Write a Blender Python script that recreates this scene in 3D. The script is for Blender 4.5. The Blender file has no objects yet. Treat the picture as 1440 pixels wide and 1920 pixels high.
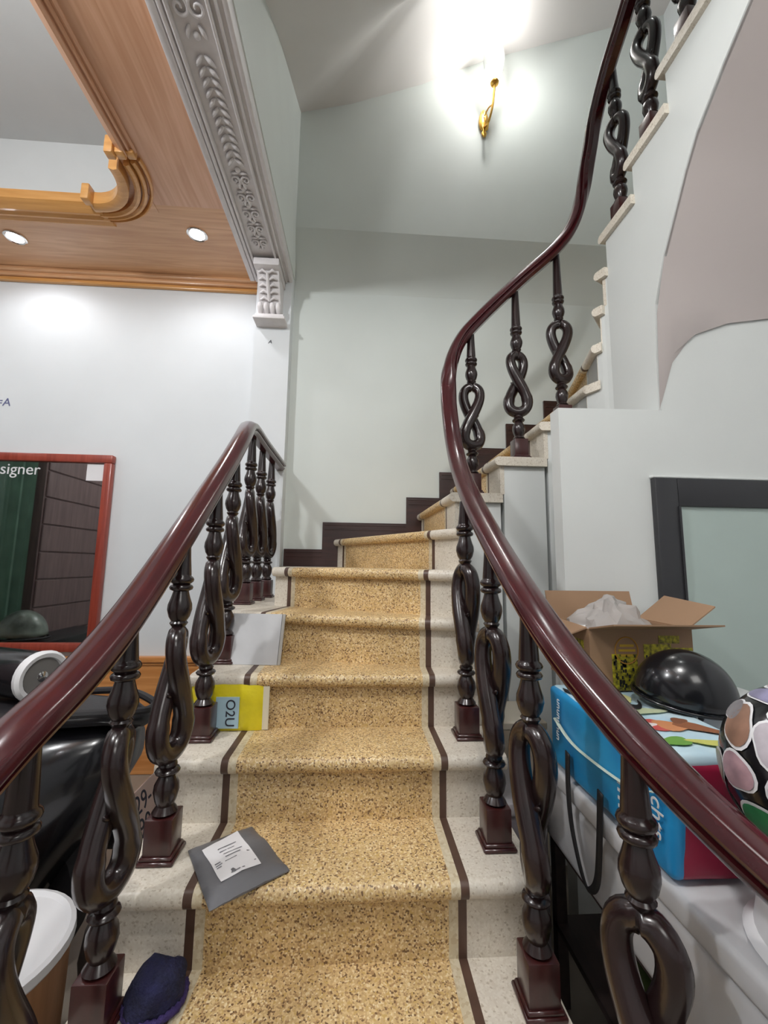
import bpy, bmesh, math, random
from mathutils import Vector, Matrix, noise
random.seed(7)
C = bpy.context.scene
COL = C.collection
V = Vector
PI = math.pi

# ------------------------------------------------------------------ camera
FPX, TILT, YAW, ROLL = 780.0, math.radians(7.3), math.radians(3.5), math.radians(-0.8)
cd = bpy.data.cameras.new('camera'); cam = bpy.data.objects.new('camera', cd); COL.objects.link(cam)
f = V((math.sin(YAW)*math.cos(TILT), math.cos(YAW)*math.cos(TILT), math.sin(TILT)))
r0 = V((math.cos(YAW), -math.sin(YAW), 0)); u0 = r0.cross(f)
rr = r0*math.cos(ROLL) - u0*math.sin(ROLL); uu = u0*math.cos(ROLL) + r0*math.sin(ROLL)
M = Matrix.Identity(4)
for i in range(3):
    M[i][0], M[i][1], M[i][2] = rr[i], uu[i], -f[i]
M[2][3] = 1.24
cam.matrix_world = M
cd.sensor_fit = 'HORIZONTAL'; cd.sensor_width = 36.0; cd.lens = 36.0*FPX/1440.0
cd.clip_start = 0.02
C.camera = cam

# ------------------------------------------------------------------ world, exposure, large lights
w = bpy.data.worlds.new('world'); C.world = w; w.use_nodes = True
w.node_tree.nodes['Background'].inputs[0].default_value = (0.75, 0.8, 0.85, 1)
w.node_tree.nodes['Background'].inputs[1].default_value = 0.15
C.view_settings.view_transform = 'Standard'; C.view_settings.look = 'None'
C.view_settings.gamma = 1.0; C.view_settings.use_curve_mapping = False
C.view_settings.exposure = 0.0

def area(name, loc, target, size, power, col=(1, 1, 1)):
    l = bpy.data.lights.new(name, 'AREA'); l.energy = power; l.size = size; l.color = col
    o = bpy.data.objects.new(name, l); COL.objects.link(o); o.location = loc
    o.rotation_euler = (V(target)-V(loc)).to_track_quat('-Z', 'Y').to_euler()
    return o
# unseen lights added to brighten the room, the passage and the upper stairwell
def point(name, loc, power, rad, col=(1, 1, 1)):
    l = bpy.data.lights.new(name, 'POINT'); l.energy = power; l.shadow_soft_size = rad; l.color = col
    o = bpy.data.objects.new(name, l); COL.objects.link(o); o.location = loc
point('room_fill_light', (-1.45, 0.35, 3.0), 73, 0.07, (0.97, 0.985, 1.0))  # added out of view, lights the room and the stairwell from the left
point('passage_fill_light', (0.0, 0.0, 3.15), 56, 0.06, (1.0, 0.985, 0.97))  # added out of view to brighten treads and risers
point('upper_fill_light', (0.75, 0.8, 5.5), 24, 0.12, (0.97, 1.0, 0.98))  # added high in the well as fill for the upper stairwell
area('front_fill_light', (0.75, -1.6, 3.0), (0.35, 1.6, 0.6), 0.9, 15, (1.0, 0.985, 0.95))  # added fill behind the camera for the front of the stairs

# ------------------------------------------------------------------ materials
def lin(c):
    return tuple(((x/255.0)/12.92 if x/255.0 <= 0.04045 else ((x/255.0+0.055)/1.055)**2.4) for x in c)
def mat(name, rgb, rough=0.5, metal=0.0, spec=0.5, coat=0.0, noise_amt=0.0, noise_scale=8.0, bump=0.0, bump_scale=60.0, trans=0.0, rgb2=None):
    m = bpy.data.materials.new(name); m.use_nodes = True
    nt = m.node_tree; b = nt.nodes['Principled BSDF']
    c = lin(rgb)
    b.inputs['Base Color'].default_value = (*c, 1)
    b.inputs['Roughness'].default_value = rough; b.inputs['Metallic'].default_value = metal
    b.inputs['Specular IOR Level'].default_value = spec
    b.inputs['Coat Weight'].default_value = coat; b.inputs['Coat Roughness'].default_value = 0.08
    b.inputs['Transmission Weight'].default_value = trans
    if noise_amt > 0 or rgb2 or bump > 0:
        tc = nt.nodes.new('ShaderNodeTexCoord')
    if noise_amt > 0 or rgb2:
        n = nt.nodes.new('ShaderNodeTexNoise'); n.inputs['Scale'].default_value = noise_scale
        n.inputs['Detail'].default_value = 5
        nt.links.new(tc.outputs['Object'], n.inputs['Vector'])
        rp = nt.nodes.new('ShaderNodeValToRGB')
        c2 = lin(rgb2) if rgb2 else tuple(x*(1-noise_amt) for x in c)
        rp.color_ramp.elements[0].position = 0.3; rp.color_ramp.elements[1].position = 0.7
        rp.color_ramp.elements[0].color = (*c2, 1); rp.color_ramp.elements[1].color = (*c, 1)
        nt.links.new(n.outputs['Fac'], rp.inputs['Fac']); nt.links.new(rp.outputs['Color'], b.inputs['Base Color'])
    if bump > 0:
        n2 = nt.nodes.new('ShaderNodeTexNoise'); n2.inputs['Scale'].default_value = bump_scale; n2.inputs['Detail'].default_value = 3
        nt.links.new(tc.outputs['Object'], n2.inputs['Vector'])
        bp = nt.nodes.new('ShaderNodeBump'); bp.inputs['Strength'].default_value = bump; bp.inputs['Distance'].default_value = 0.005
        nt.links.new(n2.outputs['Fac'], bp.inputs['Height']); nt.links.new(bp.outputs['Normal'], b.inputs['Normal'])
    return m
def terrazzo(name, base, chips, scale=150.0, rough=0.42):
    m = bpy.data.materials.new(name); m.use_nodes = True
    nt = m.node_tree; b = nt.nodes['Principled BSDF']; b.inputs['Roughness'].default_value = rough
    tc = nt.nodes.new('ShaderNodeTexCoord')
    v = nt.nodes.new('ShaderNodeTexVoronoi'); v.inputs['Scale'].default_value = scale
    nt.links.new(tc.outputs['Object'], v.inputs['Vector'])
    sp = nt.nodes.new('ShaderNodeSeparateColor'); nt.links.new(v.outputs['Color'], sp.inputs['Color'])
    rp = nt.nodes.new('ShaderNodeValToRGB'); rp.color_ramp.interpolation = 'CONSTANT'
    el = rp.color_ramp.elements
    el[0].position = 0.0; el[0].color = (*lin(base), 1)
    el[1].position = chips[0][0]; el[1].color = (*lin(chips[0][1]), 1)
    for p, c in chips[1:]:
        e = el.new(p); e.color = (*lin(c), 1)
    nt.links.new(sp.outputs['Red'], rp.inputs['Fac'])
    n = nt.nodes.new('ShaderNodeTexNoise'); n.inputs['Scale'].default_value = 5.0; n.inputs['Detail'].default_value = 6
    nt.links.new(tc.outputs['Object'], n.inputs['Vector'])
    mr = nt.nodes.new('ShaderNodeMapRange'); mr.inputs['From Min'].default_value = 0.3; mr.inputs['From Max'].default_value = 0.7
    mr.inputs['To Min'].default_value = 0.86; mr.inputs['To Max'].default_value = 1.06
    nt.links.new(n.outputs['Fac'], mr.inputs['Value'])
    mx = nt.nodes.new('ShaderNodeVectorMath'); mx.operation = 'SCALE'
    nt.links.new(rp.outputs['Color'], mx.inputs[0]); nt.links.new(mr.outputs['Result'], mx.inputs['Scale'])
    nt.links.new(mx.outputs['Vector'], b.inputs['Base Color'])
    return m
def wood(name, c1, c2, rough=0.35, axis=0, scale=3.0, coat=0.3):
    m = bpy.data.materials.new(name); m.use_nodes = True
    nt = m.node_tree; b = nt.nodes['Principled BSDF']; b.inputs['Roughness'].default_value = rough
    b.inputs['Coat Weight'].default_value = coat; b.inputs['Coat Roughness'].default_value = 0.15
    tc = nt.nodes.new('ShaderNodeTexCoord'); mp = nt.nodes.new('ShaderNodeMapping')
    s = [14.0*scale/3]*3; s[axis] = 0.9*scale/3; mp.inputs['Scale'].default_value = s
    nt.links.new(tc.outputs['Object'], mp.inputs['Vector'])
    n = nt.nodes.new('ShaderNodeTexNoise'); n.inputs['Scale'].default_value = 2.0; n.inputs['Detail'].default_value = 8; n.inputs['Distortion'].default_value = 1.2
    nt.links.new(mp.outputs['Vector'], n.inputs['Vector'])
    rp = nt.nodes.new('ShaderNodeValToRGB'); rp.color_ramp.elements[0].position = 0.32; rp.color_ramp.elements[1].position = 0.68
    rp.color_ramp.elements[0].color = (*lin(c1), 1); rp.color_ramp.elements[1].color = (*lin(c2), 1)
    nt.links.new(n.outputs['Fac'], rp.inputs['Fac']); nt.links.new(rp.outputs['Color'], b.inputs['Base Color'])
    return m
def emit(name, rgb, strength):
    m = bpy.data.materials.new(name); m.use_nodes = True
    b = m.node_tree.nodes['Principled BSDF']; b.inputs['Base Color'].default_value = (1, 1, 1, 1)
    b.inputs['Emission Color'].default_value = (*lin(rgb), 1); b.inputs['Emission Strength'].default_value = strength
    return m

M_wall = mat('wall_paint', (222, 226, 228), 0.6, noise_amt=0.05, noise_scale=2.5, bump=0.06, bump_scale=25)
M_wall2 = mat('wall_paint_green', (218, 224, 220), 0.6, noise_amt=0.06, noise_scale=2.0, bump=0.06, bump_scale=25)
M_plaster = mat('plaster_white', (218, 221, 219), 0.6, noise_amt=0.05, noise_scale=3, bump=0.08, bump_scale=20)
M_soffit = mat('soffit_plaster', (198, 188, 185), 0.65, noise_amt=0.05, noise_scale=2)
M_ceil = mat('ceiling_paint', (196, 197, 196), 0.7, noise_amt=0.03)
M_gypsum = mat('gypsum_ornament', (222, 218, 218), 0.5, noise_amt=0.08, noise_scale=30)
M_floor = mat('floor_tile', (150, 140, 128), 0.3, noise_amt=0.15)
M_yel = terrazzo('terrazzo_yellow', (214, 182, 130), [(0.34, (228, 200, 148)), (0.56, (240, 220, 178)), (0.66, (184, 148, 104)), (0.80, (124, 94, 64)), (0.90, (212, 178, 112))], 260)
M_wht = terrazzo('terrazzo_white', (222, 213, 198), [(0.5, (228, 220, 206)), (0.75, (216, 206, 190)), (0.94, (196, 184, 166))], 230, 0.4)
M_cream = terrazzo('terrazzo_cream', (212, 198, 168), [(0.5, (220, 208, 182)), (0.85, (200, 182, 150))], 140)
M_strip = mat('brown_inlay', (92, 68, 56), 0.4, noise_amt=0.25, noise_scale=20)
M_nose = M_wht
M_mahog = wood('mahogany_rail', (58, 13, 19), (70, 18, 24), 0.2, 1, 2, 0.6)
M_dark = wood('dark_turned_wood', (30, 18, 19), (42, 25, 24), 0.26, 2, 3, 0.35)
M_plinth = wood('mahogany_plinth', (50, 20, 20), (66, 27, 26), 0.3, 2, 3, 0.4)
M_skirt = wood('dark_skirting', (44, 26, 24), (66, 40, 36), 0.35, 0, 3, 0.3)
M_cwood_y = wood('ceiling_wood_long', (198, 148, 114), (220, 174, 142), 0.35, 1, 3, 0.25)
M_cwood_x = wood('ceiling_wood_cross', (198, 146, 104), (222, 174, 130), 0.35, 0, 3, 0.25)
M_cmould = wood('ceiling_moulding_wood', (200, 142, 76), (222, 166, 100), 0.35, 0, 3, 0.3)
M_wains = wood('wainscot_wood', (196, 128, 66), (222, 158, 96), 0.35, 0, 3, 0.2)
M_frame = wood('mirror_frame_wood', (136, 52, 38), (164, 72, 54), 0.35, 2, 3, 0.2)
M_mirror = mat('mirror_glass', (176, 182, 180), 0.03, 1.0)
M_black = mat('black_gloss_plastic', (20, 20, 24), 0.22, coat=0.3)
M_blackm = mat('black_matt', (28, 27, 30), 0.55)
M_seat = mat('black_vinyl', (38, 37, 40), 0.42, bump=0.1, bump_scale=200)
M_chrome = mat('chrome', (225, 225, 225), 0.12, 1.0)
M_whitep = mat('white_plastic', (232, 232, 234), 0.35)
M_paper = mat('paper_white', (236, 234, 236), 0.6)
M_ink = mat('ink_dark', (36, 36, 52), 0.6)
M_grey = mat('grey_poly_mailer', (112, 112, 116), 0.38, noise_amt=0.15, noise_scale=12, bump=0.4, bump_scale=18)
M_yellow = mat('yellow_wrapper', (232, 214, 40), 0.3, noise_amt=0.12, noise_scale=20, bump=0.5, bump_scale=28)
M_card = mat('cardboard', (156, 124, 96), 0.7, noise_amt=0.06)
M_doorf = mat('dark_door_frame', (44, 44, 47), 0.4)
M_frost = mat('frosted_glass', (190, 206, 200), 0.35, noise_amt=0.04, trans=0.15)
M_bin = mat('milky_bin', (214, 214, 216), 0.3, trans=0.12)
M_blue = mat('bag_blue', (34, 158, 214), 0.4, rgb2=(22, 128, 192), noise_scale=6)
M_crim = mat('bag_crimson', (150, 26, 60), 0.45, noise_amt=0.15, noise_scale=10)
M_pale = mat('bag_pale_blue', (176, 212, 232), 0.45, rgb2=(206, 228, 236), noise_scale=8)
M_brass = mat('brass', (214, 168, 84), 0.25, 1.0)
M_glow = emit('lamp_glow', (255, 252, 246), 30)
M_dlglow = emit('downlight_glow', (250, 248, 255), 40)

# ------------------------------------------------------------------ builders
def obj(name, bm, m, parent=None, smooth=False, angle=35, loc=None):
    me = bpy.data.meshes.new(name)
    bmesh.ops.recalc_face_normals(bm, faces=bm.faces)
    bm.to_mesh(me); bm.free()
    mats = m if isinstance(m, (list, tuple)) else [m]
    for k in mats: me.materials.append(k)
    if smooth:
        me.polygons.foreach_set('use_smooth', [True]*len(me.polygons))
        me.set_sharp_from_angle(angle=math.radians(angle))
    o = bpy.data.objects.new(name, me); COL.objects.link(o)
    if parent: o.parent = parent
    if loc: o.location = loc
    return o
def inst(name, me, parent=None, mw=None):
    o = bpy.data.objects.new(name, me); COL.objects.link(o)
    if parent: o.parent = parent
    if mw is not None: o.matrix_local = mw
    return o
def thing(name, label, cat, loc=(0, 0, 0), rz=0, group=None):
    o = bpy.data.objects.new(name, None); COL.objects.link(o); o.location = loc; o.rotation_euler = (0, 0, rz)
    o.empty_display_size = 0.05
    o['label'] = label; o['category'] = cat
    if group: o['group'] = group
    return o
def tag(o, label, cat, group=None):
    o['label'] = label; o['category'] = cat
    if group: o['group'] = group
    return o
def struct(name, bm, m, smooth=False, angle=35, label=None):
    o = obj(name, bm, m, None, smooth, angle); o['kind'] = 'structure'
    if label: o['label'] = label
    return o
def B(): return bmesh.new()
def box(bm, x0, x1, y0, y1, z0, z1, mi=0, M4=None):
    vs = [bm.verts.new((x, y, z)) for x in (x0, x1) for y in (y0, y1) for z in (z0, z1)]
    if M4 is not None:
        for v in vs: v.co = M4 @ v.co
    for q in ((0, 1, 3, 2), (4, 6, 7, 5), (0, 4, 5, 1), (2, 3, 7, 6), (0, 2, 6, 4), (1, 5, 7, 3)):
        fc = bm.faces.new([vs[i] for i in q]); fc.material_index = mi
    return vs
def rbox(bm, x0, x1, y0, y1, z0, z1, r=0.01, seg=2, M4=None):
    b2 = B(); box(b2, x0, x1, y0, y1, z0, z1)
    bmesh.ops.bevel(b2, geom=b2.edges[:], offset=r, segments=seg, profile=0.5, affect='EDGES')
    me = bpy.data.meshes.new('tmp'); b2.to_mesh(me); b2.free()
    if M4 is not None: me.transform(M4)
    bm.from_mesh(me); bpy.data.meshes.remove(me)
def prism(bm, pts, z0, z1, mi=0):
    a = [bm.verts.new((p[0], p[1], z0)) for p in pts]; b = [bm.verts.new((p[0], p[1], z1)) for p in pts]
    n = len(pts)
    fs = [bm.faces.new(a[::-1]), bm.faces.new(b)]
    for i in range(n): fs.append(bm.faces.new((a[i], a[(i+1) % n], b[(i+1) % n], b[i])))
    for fc in fs: fc.material_index = mi
def poly(bm, pts, d, mi=0):
    """extrude a 3D planar polygon by vector d"""
    a = [bm.verts.new(p) for p in pts]; b = [bm.verts.new(V(p)+V(d)) for p in pts]; n = len(pts)
    bm.faces.new(a[::-1]).material_index = mi; bm.faces.new(b).material_index = mi
    for i in range(n): bm.faces.new((a[i], a[(i+1) % n], b[(i+1) % n], b[i])).material_index = mi
def lathe(bm, prof, seg=20, M4=None, cap=True):
    rings = []
    for r, z in prof:
        ring = []
        for i in range(seg):
            a = 2*PI*i/seg; p = V((r*math.cos(a), r*math.sin(a), z))
            ring.append(bm.verts.new(M4 @ p if M4 is not None else p))
        rings.append(ring)
    for a, b in zip(rings, rings[1:]):
        for i in range(seg): bm.faces.new((a[i], a[(i+1) % seg], b[(i+1) % seg], b[i]))
    if cap:
        bm.faces.new(rings[0][::-1]); bm.faces.new(rings[-1])
def tube(bm, pts, rad, seg=10, closed=False, up=V((0, 0, 1)), flat=1.0):
    pts = [V(p) for p in pts]; n = len(pts)
    rads = rad if isinstance(rad, (list, tuple)) else [rad]*n
    rings = []; prev = None
    for i in range(n):
        if closed: t = pts[(i+1) % n]-pts[i-1]
        else: t = pts[min(i+1, n-1)]-pts[max(i-1, 0)]
        t.normalize()
        if prev is None:
            s = t.cross(up)
            if s.length < 1e-3: s = t.cross(V((1, 0, 0)))
            s.normalize()
        else:
            s = prev - t*prev.dot(t)
            if s.length < 1e-5: s = t.cross(up)
            s.normalize()
        prev = s; q = t.cross(s)
        rings.append([bm.verts.new(pts[i]+(s*math.cos(2*PI*k/seg)+q*math.sin(2*PI*k/seg)*flat)*rads[i]) for k in range(seg)])
    m = n if closed else n-1
    for i in range(m):
        a, b = rings[i], rings[(i+1) % n]
        for k in range(seg): bm.faces.new((a[k], a[(k+1) % seg], b[(k+1) % seg], b[k]))
    if not closed:
        bm.faces.new(rings[0][::-1]); bm.faces.new(rings[-1])
def spline(pts, n=8):
    P = [V(p) for p in pts]; out = []
    for i in range(len(P)-1):
        p0 = P[max(i-1, 0)]; p1 = P[i]; p2 = P[i+1]; p3 = P[min(i+2, len(P)-1)]
        for k in range(n):
            t = k/n
            out.append(0.5*((2*p1)+(p2-p0)*t+(2*p0-5*p1+4*p2-p3)*t*t+(3*p1-p0-3*p2+p3)*t**3))
    out.append(P[-1]); return out
def sweep(bm, pts, prof, sides=None):
    """profile (x=right, y=up) along pts; sides: optional right vectors"""
    n = len(pts); rings = []
    for i in range(n):
        t = (pts[min(i+1, n-1)]-pts[max(i-1, 0)]).normalized()
        s = sides[i] if sides else V((t.y, -t.x, 0)).normalized()
        s = (s-t*s.dot(t)).normalized(); u = s.cross(t)
        rings.append([bm.verts.new(pts[i]+s*x+u*y) for x, y in prof])
    m = len(prof)
    for a, b in zip(rings, rings[1:]):
        for k in range(m): bm.faces.new((a[k], a[(k+1) % m], b[(k+1) % m], b[k]))
    bm.faces.new(rings[0][::-1]); bm.faces.new(rings[-1])
def loft(bm, rows):
    R = [[bm.verts.new(p) for p in row] for row in rows]
    for a, b in zip(R, R[1:]):
        for i in range(len(a)-1): bm.faces.new((a[i], a[i+1], b[i+1], b[i]))
def text(name, s, size, m, M4, parent=None, ext=0.0006, align='LEFT'):
    cu = bpy.data.curves.new(name, 'FONT'); cu.body = s; cu.size = size; cu.extrude = ext; cu.align_x = align
    t = bpy.data.objects.new(name, cu); COL.objects.link(t)
    bpy.context.view_layer.update()
    me = bpy.data.meshes.new_from_object(t.evaluated_get(bpy.context.evaluated_depsgraph_get()))
    bpy.data.objects.remove(t)
    me.transform(M4); me.name = name; me.materials.clear(); me.materials.append(m)
    o = bpy.data.objects.new(name, me); COL.objects.link(o)
    if parent: o.parent = parent
    return o
def frame(o, x, y):
    x = V(x).normalized(); y = V(y).normalized(); z = x.cross(y)
    m = Matrix.Identity(4)
    for i in range(3): m[i][0], m[i][1], m[i][2], m[i][3] = x[i], y[i], z[i], o[i]
    return m
def crumple(me_bm, amt, sc, seed=0.0):
    for v in me_bm.verts:
        v.co += noise.noise_vector(v.co*sc+V((seed, seed*2, 0)))*amt

# ------------------------------------------------------------------ room shell
YB = 2.72                                          # room back wall
bm = B(); box(bm, -3.45, 2.4, -3.1, 2.95, -0.06, 0.0); struct('floor', bm, M_floor)
bm = B(); box(bm, -3.45, -0.6, YB, YB+0.15, 0, 3.6); struct('wall_back', bm, M_wall)
bm = B(); box(bm, -3.45, -3.35, -3.1, YB, 0, 3.6); struct('wall_left', bm, M_wall)
bm = B(); box(bm, -3.45, 2.4, -3.1, -3.0, 0, 3.6); struct('wall_front', bm, M_wall)
bm = B(); box(bm, 2.3, 2.4, -3.1, 2.95, 0, 6.3); struct('wall_right', bm, M_wall)
# stairwell back wall: low part, sloping haunch, upper part standing forward
bm = B()
prof = [(2.70, 0), (2.70, 3.12), (2.60, 3.52), (2.60, 6.3), (2.95, 6.3), (2.95, 0)]
poly(bm, [(-0.62, y, z) for y, z in prof], (2.95, 0, 0)); struct('wall_stairwell', bm, M_wall2)
# wall over the beam, left side of the stairwell
bm = B(); box(bm, -0.74, -0.47, -3.0, 2.66, 3.17, 6.3); struct('wall_over_beam', bm, M_wall2)
# pillar at the end of the beam
bm = B(); box(bm, -0.705, -0.478, 2.60, 2.80, 0, 3.2)
struct('wall_pillar', bm, M_wall)
bm = B(); box(bm, -0.62, 2.4, -3.0, 2.95, 6.2, 6.3); struct('ceiling_top', bm, M_ceil)
bm = B(); box(bm, -0.60, 2.3, -3.0, 0.55, 3.3, 3.5); struct('ceiling_passage', bm, M_ceil)
bm = B(); box(bm, -0.47, 2.3, 0.50, 0.60, 3.13, 3.52); struct('light_blocker', bm, M_plaster)  # unseen block added to keep passage light off the upper back wall

# stairwell soffit of the flight above (straight part, then winders along the back wall)
bm = B()
rows = []
L = [((.42, .5), (-.48, .5), 3.12), ((.42, .9), (-.48, .9), 3.29), ((.42, 1.3), (-.48, 1.3), 3.55), ((.42, 1.5), (-.48, 1.55), 3.72), ((.42, 1.62), (-.48, 1.95), 4.02),
     ((.42, 1.74), (-.48, 2.62), 4.42), ((.43, 1.82), (-.13, 2.62), 4.52), ((.46, 1.87), (.41, 2.62), 4.74),
     ((.66, 1.87), (.63, 2.62), 4.86), ((.88, 1.87), (.90, 2.62), 5.0), ((1.07, 1.82), (1.45, 2.62), 5.22), ((1.12, 1.75), (2.32, 2.62), 5.55), ((1.12, 1.5), (2.32, 1.5), 5.8)]
lo, hi = [], []
for (i0, o0, z) in L:
    a = V((*i0, z)); b = V((*o0, z))
    rows.append([a.lerp(b, k/6) for k in range(7)])
R = []
for a, b in zip(rows, rows[1:]):                    # refine
    for k in range(4): R.append([p.lerp(q, k/4) for p, q in zip(a, b)])
R.append(rows[-1])
top = [[p+V((0, 0, 0.30)) for p in row] for row in R]
loft(bm, R); loft(bm, top)
bm.verts.ensure_lookup_table()
for side in (0, -1):
    a = [row[side] for row in R]; b = [row[side] for row in top]
    va = [bm.verts.new(p) for p in a]; vb = [bm.verts.new(p) for p in b]
    for i in range(len(a)-1): bm.faces.new((va[i], va[i+1], vb[i+1], vb[i]))
struct('ceiling_stairwell', bm, mat('stairwell_soffit', (224, 220, 218), 0.65, noise_amt=0.04, noise_scale=2), True, 50)

# ------------------------------------------------------------------ ornate beam (trim)
XL, XR, ZB = -0.752, -0.475, 3.10
beam = thing('trim_1', 'white plaster beam with carved underside running to the pillar', 'beam')
beam['kind'] = 'structure'; del beam['category']
bm = B(); box(bm, XL+0.012, XR-0.006, -3.0, 2.60, ZB+0.012, 3.6); obj('beam_core', bm, M_gypsum, beam)
def strip(name, x0, x1, z0, z1, r=0.004):
    bm = B(); rbox(bm, x0, x1, -0.6, 2.60, z0, z1, r, 2); obj(name, bm, M_gypsum, beam, True)
strip('moulding', XL, XL+0.030, ZB, ZB+0.07)
strip('moulding', XL+0.036, XL+0.052, ZB-0.004, ZB+0.02)
strip('moulding', XL+0.060, XL+0.074, ZB-0.008, ZB+0.02, 0.006)
strip('moulding', XR-0.075, XR-0.062, ZB-0.008, ZB+0.02, 0.005)
strip('moulding', XR-0.048, XR-0.036, ZB-0.002, ZB+0.02)
strip('moulding', XR-0.022, XR, ZB+0.004, ZB+0.08)
xc = (XL+0.074+XR-0.075)/2
# carved leaf: a curved teardrop in relief, one mesh shared by all
bm = B(); pts = [(0.003, -0.002, 0), (0.014, 0.006, -0.004), (0.026, 0.018, -0.006), (0.036, 0.034, -0.003)]
tube(bm, spline(pts, 3), [0.003, 0.005, 0.0065, 0.0075, 0.0085, 0.0088, 0.008, 0.0065, 0.004, 0.002], 7)
leaf_me = obj('leaf', bm, M_gypsum, beam, True, 80).data
leaf0 = [o for o in COL.objects if o.name == 'leaf'][0]; bpy.data.objects.remove(leaf0)
def leaf(y, side, sc=1.0, rot=0.0, dx=0.0):
    mw = Matrix.Translation((xc+dx, y, ZB+0.010)) @ Matrix.Rotation(rot, 4, 'Z') @ Matrix.Diagonal((side*sc, sc, sc, 1))
    inst('leaf', leaf_me, beam, mw)
for i in range(12):
    for s in (-1, 1): leaf(1.36+i*0.036, s)
def scroll(cx, cy, r, turns, a0, flip=1, w=0.006):
    bm = B(); P = []
    for k in range(26):
        t = k/25; a = a0+flip*turns*2*PI*t; q = r*(1-0.86*t)
        P.append((cx+q*math.cos(a), cy+q*math.sin(a), ZB+0.006-0.003*t))
    tube(bm, P, [w*(1-0.35*k/25) for k in range(26)], 7); obj('scroll', bm, M_gypsum, beam, True, 80)
for y in (1.86, 1.96, 2.06, 2.16, 2.26):
    for s in (-1, 1):
        scroll(xc+s*0.026, y, 0.026, 1.4, PI/2, s); leaf(y+0.01, s, 0.9, s*0.5)
        leaf(y-0.03, s, 0.8, -s*0.8); leaf(y-0.005, s, 0.7, s*1.3, s*0.012)
for y in (1.10, 1.22):
    for s in (-1, 1):
        scroll(xc+s*0.030, y, 0.034, 1.3, -PI/2, -s, 0.007); leaf(y+0.05, s, 0.9, s*0.3, s*0.012)
for y in (0.95, 1.0, 1.30, 1.81, 1.91, 2.01, 2.11, 2.21, 2.31):
    bm = B(); bmesh.ops.create_uvsphere(bm, u_segments=10, v_segments=6, radius=0.014)
    for v in bm.verts: v.co = V((v.co.x, v.co.y, v.co.z*0.6))+V((xc, y, ZB+0.008))
    obj('rosette', bm, M_gypsum, beam, True)

# carved corbel under the beam
cb = thing('trim_2', 'carved white plaster corbel with acanthus leaf at the pillar top', 'corbel'); cb['kind'] = 'structure'; del cb['category']
bm = B()
pr = [(2.60, 2.80), (2.545, 2.80), (2.54, 2.86), (2.515, 2.90), (2.47, 2.97), (2.43, 3.03), (2.415, 3.06), (2.40, 3.06), (2.39, 3.095), (2.60, 3.095)]
poly(bm, [(-0.665, y, z) for y, z in pr], (0.135, 0, 0)); obj('corbel_body', bm, M_gypsum, cb)
bm = B(); rbox(bm, -0.685, -0.505, 2.50, 2.61, 2.795, 2.815, 0.004, 2); rbox(bm, -0.695, -0.495, 2.49, 2.61, 2.778, 2.797, 0.004, 2)
obj('base_moulding', bm, M_gypsum, cb, True)
bm = B(); rbox(bm, -0.675, -0.52, 2.365, 2.61, 3.05, 3.095, 0.005, 2); obj('cap_block', bm, M_gypsum, cb, True)
for k in range(4):
    bm = B(); x = -0.655+0.038*k
    tube(bm, [(x, 2.545, 2.82), (x, 2.525, 2.835), (x, 2.505, 2.86), (x, 2.500, 2.885)], [0.010, 0.016, 0.018, 0.012], 8)
    obj('flute', bm, M_gypsum, cb, True, 80)
bm = B(); tube(bm, [(-0.598, 2.505, 2.90), (-0.598, 2.455, 2.965), (-0.598, 2.412, 3.03)], [0.010, 0.013, 0.009], 8); obj('leaf_spine', bm, M_gypsum, cb, True, 80)
for k in range(5):
    for s in (-1, 1):
        t = k/4; y = 2.50-0.085*t; z = 2.905+0.125*t; bm = B()
        tube(bm, [(-0.598+s*0.008, y, z), (-0.598+s*0.030, y-0.008, z+0.012), (-0.598+s*0.056, y+0.004, z+0.004)], [0.006, 0.011, 0.004], 7)
        obj('leaf_lobe', bm, M_gypsum, cb, True, 80)

# pen mark on the pillar
text('trim_3', 'A', 0.035, M_ink, frame((-0.615, 2.5985, 2.668), (1, 0, 0), (0.25, 0, 1)), None)['kind'] = 'structure'
o = text('trim_4', '=A', 0.075, mat('blue_pen', (96, 100, 140), 0.6), frame((-2.35, YB-0.0015, 2.225), (1, 0, 0), (0.1, 0, 1)), None); o['kind'] = 'structure'

# ------------------------------------------------------------------ wooden coffered ceiling of the room
ZC = 3.16
wc = thing('ceiling', 'brown wooden coffered ceiling with moulded opening over the room', 'ceiling'); wc['kind'] = 'structure'; del wc['category']
bm = B(); box(bm, -3.4, -0.72, -3.0, 2.75, 3.50, 3.6); obj('recess_panel', bm, M_ceil, wc)
X1, Y1 = -1.15, 2.10
bm = B(); box(bm, X1, XL+0.012, -3.0, Y1, ZC, ZC+0.03); obj('border_board', bm, M_cwood_y, wc)
bm = B(); box(bm, -3.4, XL+0.012, Y1, YB, ZC, ZC+0.03); obj('border_board', bm, M_cwood_x, wc)
bm = B(); box(bm, X1+0.002, X1+0.02, -3.0, Y1+0.02, ZC+0.03, 3.5); box(bm, -3.4, X1+0.002, Y1+0.002, Y1+0.02, ZC+0.03, 3.5); obj('recess_side', bm, M_ceil, wc)
def mould(name, pts, wid, m):
    prof = [(-0.012, 0.03), (-0.012, -0.02), (0.0, -0.028), (0.26, -0.040), (0.40, -0.030), (0.44, -0.018), (0.60, -0.026), (0.68, -0.022), (0.72, -0.010), (0.90, -0.016), (1.0, -0.006), (1.0, 0.01)]
    bm = B(); sweep(bm, [V(p) for p in pts], [(x*wid if x > 0 else x, y) for x, y in prof]); return obj(name, bm, m, wc, True, 30)
mould('edge_moulding', [(-1.43, Y1, ZC), (-3.4, Y1, ZC)], 0.165, M_cmould)
mould('edge_moulding', [(X1, -3.0, ZC), (X1, 1.80, ZC)], 0.07, M_cwood_y)
CX, CY = -1.42, 1.88
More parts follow.
